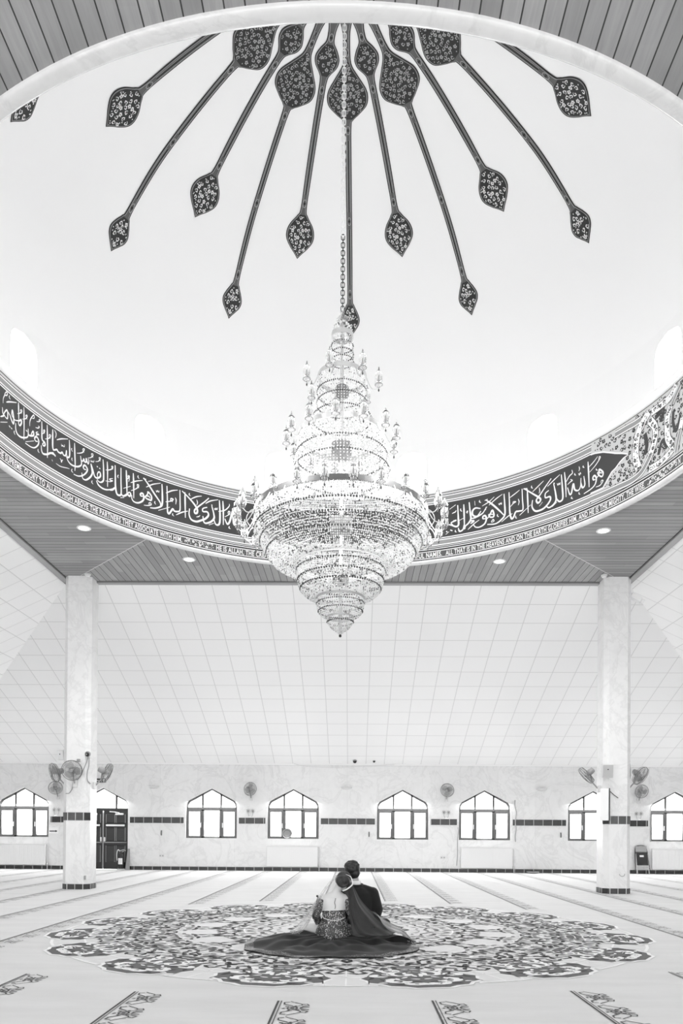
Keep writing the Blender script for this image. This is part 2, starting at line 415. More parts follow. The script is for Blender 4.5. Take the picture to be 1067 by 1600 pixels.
def inset_arch(d, s):
    """opening outline shrunk by d"""
    k = (0.765 - d) / 0.765
    return [(-0.765 + d, s + d)] + [(x * k, z - d * (1.0 if abs(x) < 0.6 else 0.75)) for x, z in ARCH] + [(0.765 - d, s + d)]
def make_window(idx, c):
    s = 0.965; y0, y1 = YW + 0.09, YW + 0.14
    f = MB(); o = inset_arch(0.0, s); i = inset_arch(0.048, s); n = len(o)
    for k in range(n):
        k2 = (k + 1) % n; vs = []
        for y in (y0, y1): vs += [(c + o[k][0], y, o[k][1]), (c + o[k2][0], y, o[k2][1]), (c + i[k2][0], y, i[k2][1]), (c + i[k][0], y, i[k][1])]
        f.add(vs, [(0, 1, 2, 3), (7, 6, 5, 4), (3, 2, 6, 7), (1, 0, 4, 5)])
    f.box(c - 0.74, c + 0.74, y0, y1, 1.785, 1.885)                                 # transom
    for sx in (-1, 1):
        f.box(c + sx * 0.275 - 0.045, c + sx * 0.275 + 0.045, y0, y1, s, 1.82)      # mullion below
        f.box(c + sx * 0.275 - 0.026, c + sx * 0.275 + 0.026, y0, y1, 1.88, 2.31)   # mullion above
    w = tag(f.build('window_%d' % idx, M['frame']), None, 'window', kind='structure')
    for sx in (-1, 1):                                                              # the two side casements
        a, b = sorted((c + sx * 0.305, c + sx * 0.735)); q = MB(); y2 = y0 - 0.022
        q.box(a, a + 0.052, y2, y1, s + 0.03, 1.80); q.box(b - 0.052, b, y2, y1, s + 0.03, 1.80)
        q.box(a + 0.052, b - 0.052, y2, y1, s + 0.03, s + 0.065); q.box(a + 0.052, b - 0.052, y2, y1, 1.755, 1.80)
        q.build('casement', M['frame'], w)
        hd = MB(); xx = c + sx * 0.327; hd.box(xx - 0.010, xx + 0.010, y2 - 0.03, y2, 1.28, 1.42); hd.build('handle', M['white'], w, label='white window handle')
    p = MB(); p.add([(c + x, y0 + 0.03, z) for x, z in inset_arch(0.01, s)], [tuple(range(n))]); p.build('pane', M['glass'], w)
    return w
NAMES = {-9.72: 'leftmost pointed window with dark frame above a radiator', -4.06: 'pointed window with nothing below, second from the left', -1.61: 'pointed window with a round basket on its sill',
         1.66: 'pointed window just right of the groom with bare wall below', 4.10: 'pointed window over the radiator with hanging cords', 7.33: 'pointed window partly hidden by the right column', 9.75: 'pointed window at the right edge beyond the folding chair'}
for i, (c, s) in enumerate([o for o in OPEN if o[1] > 0]): make_window(i + 1, c)['label'] = NAMES[c]

# the double door
dr = MB(); dc = -7.33
o = inset_arch(0.0, 1.80); o[0] = (-0.765, 1.8); o[-1] = (0.765, 1.8); i_ = inset_arch(0.035, 1.80); n = len(o)
for k in range(n - 1):
    vs = []
    for y in (YW + 0.09, YW + 0.14): vs += [(dc + o[k][0], y, o[k][1]), (dc + o[k + 1][0], y, o[k + 1][1]), (dc + i_[k + 1][0], y, i_[k + 1][1]), (dc + i_[k][0], y, i_[k][1])]
    dr.add(vs, [(0, 1, 2, 3), (7, 6, 5, 4), (3, 2, 6, 7), (1, 0, 4, 5)])
dr.box(dc - 0.765, dc + 0.765, YW + 0.06, YW + 0.14, 1.76, 1.84); dr.box(dc - 0.765, dc - 0.735, YW + 0.06, YW + 0.14, 0, 1.76); dr.box(dc + 0.735, dc + 0.765, YW + 0.06, YW + 0.14, 0, 1.76)
for sx in (-1, 1): dr.box(dc + sx * 0.39 - 0.026, dc + sx * 0.39 + 0.026, YW + 0.09, YW + 0.14, 1.84, 2.25)
door = tag(dr.build('door_1', M['door']), 'dark panelled double door under an arched fanlight', 'door', kind='structure')
p = MB(); p.add([(dc + x, YW + 0.12, z) for x, z in i_], [tuple(range(n))]); p.build('fanlight_pane', M['glass'], door)
for sx in (-1, 1):
    a, b = (dc - 0.735, dc - 0.012) if sx < 0 else (dc + 0.012, dc + 0.735)
    l = MB(); l.box(a, b, YW + 0.07, YW + 0.115, 0.01, 1.76)
    leaf = l.build('door_leaf', M['door'], door)
    wd = b - a; pn = MB()
    for u0, u1 in ((0.12, 0.47), (0.55, 0.90)):
        for z0, z1 in ((0.22, 0.72), (0.86, 1.26), (1.40, 1.66)):
            x0, x1 = a + wd * u0, a + wd * u1
            pn.bbox(x0, x1, YW + 0.052, YW + 0.075, z0, z1, 0.018); pn.box(x0 - 0.012, x0, YW + 0.055, YW + 0.07, z0, z1, 1); pn.box(x1, x1 + 0.012, YW + 0.055, YW + 0.07, z0, z1, 1)
    pn.build('raised_panel', [M['doorp'], M['midgrey']], leaf)
    q = MB(); q.box(a + 0.08, b - 0.08, YW + 0.04, YW + 0.052, 1.30, 1.355); q.build('notice_strip', M['paper'], leaf, label='white notice strip')
    q = MB(); q.box(a + 0.02, b - 0.02, YW + 0.03, YW + 0.06, 0.80, 0.825); q.build('push_bar', M['midgrey'], leaf)
    q = MB(); q.bbox(dc + sx * 0.055 - 0.02, dc + sx * 0.055 + 0.02, YW + 0.02, YW + 0.06, 0.84, 0.97, 0.006); q.build('lock_case', M['white'], leaf, label='white lock case')
    q = MB(); xx = dc + sx * 0.40; q.bbox(xx - 0.02, xx + 0.22, YW + 0.01, YW + 0.065, 1.64, 1.69, 0.006); q.tube([(xx + 0.1, YW + 0.03, 1.70), (xx - 0.05, YW + 0.0, 1.725), (xx - 0.2, YW + 0.05, 1.735)], 0.009); q.build('door_closer', M['white'], leaf, label='white overhead door closer')
q = MB(); q.box(dc - 0.012, dc + 0.022, YW + 0.045, YW + 0.075, 0.03, 1.72); q.build('meeting_strip', M['midgrey'], door)

# black tile band and skirting on the back wall
bd = MB(); sk = MB(); edges = sorted([(c - 0.83, c + 0.83) for c, _ in OPEN]); x = -XW
for a, b in edges + [(XW, XW)]:
    if a > x: bd.box(x, a, YW - 0.012, YW + 0.001, 1.405, 1.58)
    x = b
for a, b in ((-XW, -8.11), (-6.55, XW)): sk.box(a, b, YW - 0.016, YW + 0.001, 0, 0.108)
tag(bd.build('trim_1', M['tile']), 'row of black tiles along the marble wall', 'trim', kind='structure')
tag(sk.build('baseboard_back', M['tile']), 'black tile skirting along the marble wall', 'baseboard', kind='structure')
cn = MB(); cn.box(-XW, XW, YW - 0.03, YW, 3.17, 3.21); tag(cn.build('trim_2', M['mould']), 'thin white strip where wall meets ceiling', 'trim', kind='structure')

# sloping tiled ceiling
def quad(name, pts, m, lab):
    q = MB(); q.add(pts, [(0, 1, 2, 3)]); return tag(q.build(name, m), lab, 'ceiling', kind='structure')
SR = -3.7
quad('ceiling_back', [(-SX, SY1, ZS), (SX, SY1, ZS), (XW, YW, ZW), (-XW, YW, ZW)], M['gridb'], 'white tiled ceiling sloping down to the back wall')
quad('ceiling_front', [(-XW, SR, ZW), (XW, SR, ZW), (SX, SY0, ZS), (-SX, SY0, ZS)], M['gridb'], 'white tiled ceiling sloping behind the viewer')
for sx, nm in ((-1, 'left'), (1, 'right')):
    quad('ceiling_' + nm, [(sx * SX, SY0, ZS), (sx * SX, SY1, ZS), (sx * XW, YW, ZW), (sx * XW, SR, ZW)], M['grids'], 'white tiled ceiling sloping down to the %s wall' % nm)

# timber soffit with a round opening
sf = MB(); ix, iy = 5.53, 5.60
angs = sorted({i * 2 * pi / 192 for i in range(192)} | {atan2(iy * a, ix * b) % (2 * pi) for a in (-1, 1) for b in (-1, 1)})
def sq(a):
    c, s_ = cos(a), sin(a); k = min(ix / abs(c) if abs(c) > 1e-9 else 1e9, iy / abs(s_) if abs(s_) > 1e-9 else 1e9); return k * c, YC + k * s_
for a, b in zip(angs, angs[1:] + [angs[0] + 2 * pi]):
    mid = (a + b) / 2; x, y = sq(mid); mi = 0 if abs(abs(y - YC) - iy) < 1e-6 else 1
    p, q_ = sq(a), sq(b)
    sf.add([(RL * cos(a), YC + RL * sin(a), ZS), (RL * cos(b), YC + RL * sin(b), ZS), (q_[0], q_[1], ZS), (p[0], p[1], ZS)], [(0, 1, 2, 3)], mi)
soffit = tag(sf.build('ceiling_soffit', [M['planky'], M['plankx']]), 'varnished timber soffit with a large round opening', 'ceiling', kind='structure')
tr = MB()
for x0, x1, y0, y1 in ((-SX, -ix - 0.02, SY0, SY1), (ix + 0.02, SX, SY0, SY1), (-SX, SX, SY0, YC - iy - 0.02), (-SX, SX, YC + iy + 0.02, SY1)): tr.box(x0, x1, y0, y1, ZS - 0.03, ZS + 0.02)
tr.build('edge_board', M['woodtrim'], soffit)
tr = MB()
for x0, x1, y0, y1 in ((-ix - 0.02, -ix, YC - iy, YC + iy), (ix, ix + 0.02, YC - iy, YC + iy), (-ix, ix, YC - iy - 0.02, YC - iy), (-ix, ix, YC + iy, YC + iy + 0.02)): tr.box(x0, x1, y0, y1, ZS, ZS + 0.03)
tr.build('shadow_gap', M['black'], soffit)
tr = MB()
for a in (-1, 1):
    for b in (-1, 1):
        d = Vector((a * ix, b * iy, 0)); u = d.normalized(); nn = Vector((-u.y, u.x, 0)) * 0.008; p0 = u * RL; c0 = Vector((0, YC, ZS - 0.004))
        tr.add([c0 + p0 + nn, c0 + p0 - nn, c0 + d - nn, c0 + d + nn], [(0, 1, 2, 3)])
tr.build('mitre_strip', M['offwhite'], soffit)

# marble lip, painted drum band, ledge, drum with niches, dome
NS = 240
def cylp(t, z, off=0.0): return ((RB - off) * sin(t), YC + (RB - off) * cos(t), z)
lp = MB(); lp.lathe([(RB, ZS + 0.02), (RB, ZS - 0.02), (RB + 0.02, ZS - 0.035), (RL - 0.02, ZS - 0.03), (RL, ZS - 0.015), (RL, ZS + 0.03)][::-1], NS, 0, YC)
lp.f = [f for f in lp.f if len(f) == 4]; lp.m = lp.m[:len(lp.f)]
tag(lp.build('trim_3', M['lip'], smooth=True), 'polished marble lip around the round opening', 'trim', kind='structure')
BAND = [(6.17, 6.187, 'bwhite'), (6.187, 6.208, 'bblack'), (6.208, 6.222, 'bwhite'), (6.222, 6.330, 'btext'), (6.330, 6.344, 'bwhite'), (6.344, 6.372, 'bblack'), (6.372, 6.386, 'bwhite'), (6.386, 6.402, 'bblack'),
        (6.402, 6.420, 'bpale'), (6.420, 6.432, 'bblack'), (6.432, 6.452, 'bwhite'), (6.452, 6.522, 'bgrey'), (6.522, 6.541, 'bwhite'), (6.541, 6.555, 'bblack'), (6.555, 6.574, 'bwhite'), (6.574, 7.198, 'bfield'),
        (7.198, 7.217, 'bwhite'), (7.217, 7.231, 'bblack'), (7.231, 7.250, 'bwhite'), (7.250, 7.318, 'bgrey'), (7.318, 7.336, 'bwhite'), (7.336, 7.350, 'bblack'), (7.350, 7.385, 'bpale'), (7.385, 7.400, 'bblack')]
bn = MB(); keys = ['bfield', 'bgrey', 'bpale', 'bwhite', 'bblack', 'btext']
for z0, z1, k in BAND:
    for i in range(NS):
        a, b = 2 * pi * i / NS, 2 * pi * (i + 1) / NS
        bn.add([cylp(a, z0), cylp(b, z0), cylp(b, z1), cylp(a, z1)], [(3, 2, 1, 0)], keys.index(k))
band = tag(bn.build('trim_4', [M[k] for k in keys]), 'painted drum band with white calligraphy and an English line below', 'trim', kind='structure')
ld = MB(); ld.lathe([(RB, 7.398), (RB - 0.03, 7.405), (RB - 0.035, 7.43), (RB - 0.02, 7.45), (RB - 0.03, 7.50), (RB - 0.05, 7.515), (RB - 0.05, 7.525), (RB + 0.02, 7.53)], NS, 0, YC)
ld.f = [f for f in ld.f if len(f) == 4]; ld.m = ld.m[:len(ld.f)]
tag(ld.build('trim_5', M['mould'], smooth=True), 'white ledge moulding above the calligraphy band', 'trim', kind='structure')

PROF = [(-1.743, 11.756), (-0.9, 11.95), (0, 12.02), (0.9, 11.95), (1.743, 11.756), (2.7, 11.36), (3.467, 10.91), (4.222, 10.18), (4.585, 9.3), (4.72, 8.35), (4.72, 7.6)]
_pc = [p for p in crom([Vector((a, b, 0)) for a, b in PROF], 10)]
_pr = np.array([p.x for p in _pc]); _pz = np.array([p.y for p in _pc]); _k = _pr.searchsorted(4.70)
def dome_z(r): return float(np.interp(r, _pr[:85], _pz[:85]))
def dome_local(t, rho, off=0.0):
    """point of the dome in its own frame, lifted inwards by off"""
    r = hypot(t, rho); z = dome_z(r); d = (dome_z(r + 0.02) - dome_z(max(r - 0.02, 0))) / (0.04 if r > 0.02 else 0.02 + r)
    l = sqrt(1 + d * d); nr, nz = d / l, -1 / l
    k = (r + nr * off) / (r or 1)
    return (t * k, rho * k, z + nz * off)
dm = MB(); rings = [p for p in _pc[20:91]]
prof = [(p.x, p.y) for p in rings if p.y >= 8.349] + [(4.719, 8.27)]
for i in range(len(prof) - 1):
    (r0, z0), (r1, z1) = prof[i], prof[i + 1]
    for k in range(120):
        a, b = 2 * pi * k / 120, 2 * pi * (k + 1) / 120
        vs = [(r0 * sin(a), r0 * cos(a), z0), (r0 * sin(b), r0 * cos(b), z0), (r1 * sin(b), r1 * cos(b), z1), (r1 * sin(a), r1 * cos(a), z1)]
        if r0 < 1e-6: dm.add([vs[0], vs[2], vs[3]], [(0, 1, 2)])
        else: dm.add(vs, [(0, 1, 2, 3)])
# drum wall between ledge and dome, with twelve niches
hw = radians(3.35); NA = [(-hw, 8.0), (-hw * 0.93, 8.09), (-hw * 0.74, 8.165), (-hw * 0.4, 8.2), (0, 8.225), (hw * 0.4, 8.2), (hw * 0.74, 8.165), (hw * 0.93, 8.09), (hw, 8.0)]
zt = 8.36
dp = lambda t, z, o=0: (((4.72 + o) * sin(t)), (4.72 + o) * cos(t), z)
for w in range(12):
    c = radians(30 * w + 15); e0, e1 = c - radians(15), c + radians(15)
    for k in range(4):
        for s0, s1 in ((e0, c - hw), (c + hw, e1)):
            a = s0 + (s1 - s0) * k / 4; b = s0 + (s1 - s0) * (k + 1) / 4
            dm.add([dp(a, 7.45), dp(b, 7.45), dp(b, zt), dp(a, zt)], [(0, 1, 2, 3)])
    for (a, za), (b, zb) in zip(NA, NA[1:]): dm.add([dp(c + a, za), dp(c + b, zb), dp(c + b, zt), dp(c + a, zt)], [(0, 1, 2, 3)])
    lo = [(-hw, 7.50)] + NA + [(hw, 7.50)]
    for k in range(len(lo)):
        p, q = lo[k], lo[(k + 1) % len(lo)]
        dm.add([dp(c + p[0], p[1]), dp(c + q[0], q[1]), dp(c + q[0], q[1], 0.30), dp(c + p[0], p[1], 0.30)], [(0, 1, 2, 3)])
for k in range(120):              # unseen backing ring added to block light leaking in at the drum top
    a, b = 2 * pi * k / 120, 2 * pi * (k + 1) / 120
    dm.add([dp(a, 8.24, .06), dp(b, 8.24, .06), dp(b, 8.75, .06), dp(a, 8.75, .06)], [(0, 1, 2, 3)])
dome = tag(dm.build('ceiling_dome', M['plaster'], smooth=True), 'white dome painted with dark spear ornaments', 'ceiling', kind='structure')
dome.location = (0, YC, 0)
import bmesh
_b = bmesh.new(); _b.from_mesh(dome.data); bmesh.ops.remove_doubles(_b, verts=_b.verts[:], dist=1e-4); _b.to_mesh(dome.data); _b.free()
for p in dome.data.polygons: p.use_smooth = p.center.z > 8.40
for w in range(12):
    c = radians(30 * w + 15); f = MB(); lo = [(-hw, 7.50)] + NA + [(hw, 7.50)]
    f.add([(4.98 * sin(c + a), 4.98 * cos(c + a), z) for a, z in lo], [tuple(range(len(lo)))])
    f.build('drum_window_pane', M['glass'], dome)

# columns
def octagon(c, h, ch): return [(c[0] + x, c[1] + y) for x, y in ((-h + ch, -h), (h - ch, -h), (h, -h + ch), (h, h - ch), (h - ch, h), (-h + ch, h), (-h, h - ch), (-h, -h + ch))]
def prism(mb, pts, z0, z1):
    n = len(pts); mb.add([(x, y, z0) for x, y in pts] + [(x, y, z1) for x, y in pts], [(i, (i + 1) % n, n + (i + 1) % n, n + i) for i in range(n)] + [tuple(range(n))[::-1], tuple(range(n, 2 * n))])
COLX = {-1: (-5.275, 14.86), 1: (5.32, 14.86)}
for sx, lab in ((-1, 'white marble column in front of the dark door'), (1, 'white marble column with a speaker facing the hall')):
    c = COLX[sx]; m = MB(); prism(m, octagon((0, 0), 0.265, 0.085), 0, ZS)
    col = tag(m.build('column', M['column']), lab, 'column', kind='structure'); col.location = (c[0], c[1], 0)
    for z0, z1 in ((0, 0.105), (1.355, 1.51)):
        t = MB(); prism(t, octagon((0, 0), 0.272, 0.088), z0, z1); t.build('tile_ring', M['ctile'], col)
# ------------------------------------------------------------------ painted ornament
def poisson(rng, inside, box, d, tries=2500):
    pts = []
    for _ in range(tries):
        x = rng.uniform(box[0], box[1]); y = rng.uniform(box[2], box[3])
        if inside(x, y) and all((x - a) ** 2 + (y - b) ** 2 > d * d for a, b in pts): pts.append((x, y))
    return pts
def arabesque(rng, inside, box, d, w):
    """scrolls, rosettes and stems filling a region: list of (polyline, width)"""
    out = []; P = poisson(rng, inside, box, d)
    for n, (x, y) in enumerate(P):
        if rng.random() < 0.27:
            r = d * 0.27; out.append(([(x + r * cos(a * pi / 5), y + r * sin(a * pi / 5)) for a in range(11)], w * 0.8))
            for k in range(5):
                a = k * 2 * pi / 5 + rng.random(); out.append(([(x + r * 1.25 * cos(a), y + r * 1.25 * sin(a)), (x + r * 1.75 * cos(a + .35), y + r * 1.75 * sin(a + .35)), (x + r * 1.2 * cos(a + .8), y + r * 1.2 * sin(a + .8))], w * 0.8))
            out.append(([(x - r * .25, y), (x + r * .25, y)], r * 0.5))
        else:
            a0 = rng.uniform(0, 2 * pi); sg = rng.choice((-1, 1)); L = []
            for k in range(11):
                a = a0 + sg * k * radians(36); r = d * (0.10 + 0.042 * k); L.append((x + r * cos(a), y + r * sin(a)))
            out.append((L, [w * (0.6 + 0.09 * min(k, 10 - k)) for k in range(11)]))
            for k in (4, 7):
                a = a0 + sg * k * radians(36); out.append(([L[k], (L[k][0] + d * .16 * cos(a + sg), L[k][1] + d * .16 * sin(a + sg)), (L[k][0] + d * .27 * cos(a + sg * 1.7), L[k][1] + d * .27 * sin(a + sg * 1.7))], [w, w * 1.3, w * .3]))
    return [(L, ww) for L, ww in out if all(inside(*p) for p in L)]
def table(T, n=8):
    P = crom([Vector((a, b, 0)) for a, b in T], n); return np.array([p.x for p in P]), np.maximum(0, np.array([p.y for p in P]))
LONG = [(0.60, .085), (0.68, .062), (.78, .05), (1.0, .05), (1.12, .075), (1.25, .17), (1.38, .27), (1.48, .30), (1.58, .275), (1.68, .17), (1.75, .08), (1.82, .052), (2.2, .047), (3.4, .047), (3.84, .047), (3.92, .075), (3.99, .13), (4.06, .17), (4.12, .155), (4.17, .1), (4.21, .045), (4.245, 0)]
SHORT = [(.60, .085), (.68, .062), (.76, .052), (.86, .06), (.94, .12), (1.02, .165), (1.08, .172), (1.15, .15), (1.24, .08), (1.31, .055), (1.5, .05), (2.4, .05), (2.84, .05), (2.94, .09), (3.05, .19), (3.15, .233), (3.24, .22), (3.33, .145), (3.40, .06), (3.455, 0)]
def make_spear(T, bulbs, medallions, seed):
    rng = random.Random(seed); R_, Wd = table(T); mb = MB()
    hwid = lambda r: float(np.interp(r, R_, Wd))
    rr = sorted(set(np.linspace(T[0][0], T[-1][0], 120)) | set(R_))
    def strip(off, inset, mi, r0=0, r1=9, lo=None, hi=None, tip=0.0):
        rows = [r for r in rr if r0 <= r <= r1 - tip]
        for a, b in zip(rows, rows[1:]):
            wa, wb = max(0, hwid(a) - inset), max(0, hwid(b) - inset)
            if wa <= 0 and wb <= 0: continue
            la, ha = (-wa, wa) if lo is None else (lo, hi); lb, hb = (-wb, wb) if lo is None else (lo, hi)
            n = 1 if max(wa, wb) < 0.08 else 4
            for k in range(n):
                f0, f1 = k / n, (k + 1) / n
                mb.add([dome_local(la + (ha - la) * f0, a, off), dome_local(la + (ha - la) * f1, a, off), dome_local(lb + (hb - lb) * f1, b, off), dome_local(lb + (hb - lb) * f0, b, off)], [(0, 1, 2, 3)], mi)
    strip(.006, 0, 0); strip(.009, .012, 1); strip(.012, .017, 2, tip=.02); strip(.015, .024, 1, tip=.035)
    for b0, b1 in bulbs: strip(.018, .028, 0, b0, b1, tip=.0)
    # dark core of the shaft with pale lines, broken by small medallions
    cuts = sorted(bulbs + [(m - .07, m + .07) for m in medallions]); x = T[0][0] + .16
    for b0, b1 in cuts + [(T[-1][0], T[-1][0])]:
        if b0 - x > .1: strip(.018, 0, 2, x + .03, b0 - .03, -.019, .019); strip(.021, 0, 0, x + .03, b0 - .03, -.013, .013)
        x = b1
    fm = lambda t, r: dome_local(t, r, .022)
    for b0, b1 in bulbs:
        ins = lambda t, r: b0 + .015 < r < b1 - .01 and abs(t) < hwid(r) - .034
        for L, w in arabesque(rng, ins, (-.32, .32, b0, b1), .050, .0105): mb.ribbon(L, w, fm, 3 if b1 < T[-1][0] - .1 else 4)
    for m in medallions:
        mb.ribbon([(.026 * cos(a * pi / 5), m + .05 * sin(a * pi / 5)) for a in range(11)], .008, fm, 3)
        mb.ribbon([(-.02, m), (.02, m)], .03, fm, 0)
    return mb
SM = [M['sdark'], M['sgrey'], M['sline'], M['sline'], M['spale']]
sl = make_spear(LONG, [(1.06, 1.74), (3.92, 4.235)], [.95, 1.86, 2.95, 3.8], 3).build('spear_ornament', SM, dome)
ss = make_spear(SHORT, [(.88, 1.26), (2.92, 3.445)], [.8, 1.42, 2.78], 5).build('spear_ornament', SM, dome)
AZ = 0.0154
for k in range(24):
    o = (sl, ss)[k % 2]
    if k > 1: o = o.copy(); COL.objects.link(o)
    o.rotation_euler.z = -(k * radians(15) + AZ)
mb = MB(); rng = random.Random(9)
for i in range(48):
    for r0, r1 in ((0, .2), (.2, .4), (.4, .62)):
        a, b = 2 * pi * i / 48, 2 * pi * (i + 1) / 48
        f = lambda r, t, o=.007: dome_local(r * sin(t), r * cos(t), o)
        if r0 == 0: mb.add([f(r1, a), f(r1, b), dome_local(0, 0.001, .007)], [(0, 1, 2)], 0)
        else: mb.add([f(r0, a), f(r1, a), f(r1, b), f(r0, b)], [(0, 1, 2, 3)], 0)
for L, w in arabesque(rng, lambda x, y: .05 < hypot(x, y) < .58, (-.6, .6, -.6, .6), .072, .011): mb.ribbon(L, w, lambda x, y: dome_local(x, y, .022), 1)
mb.build('centre_ornament', [M['sdark'], M['sline']], dome)

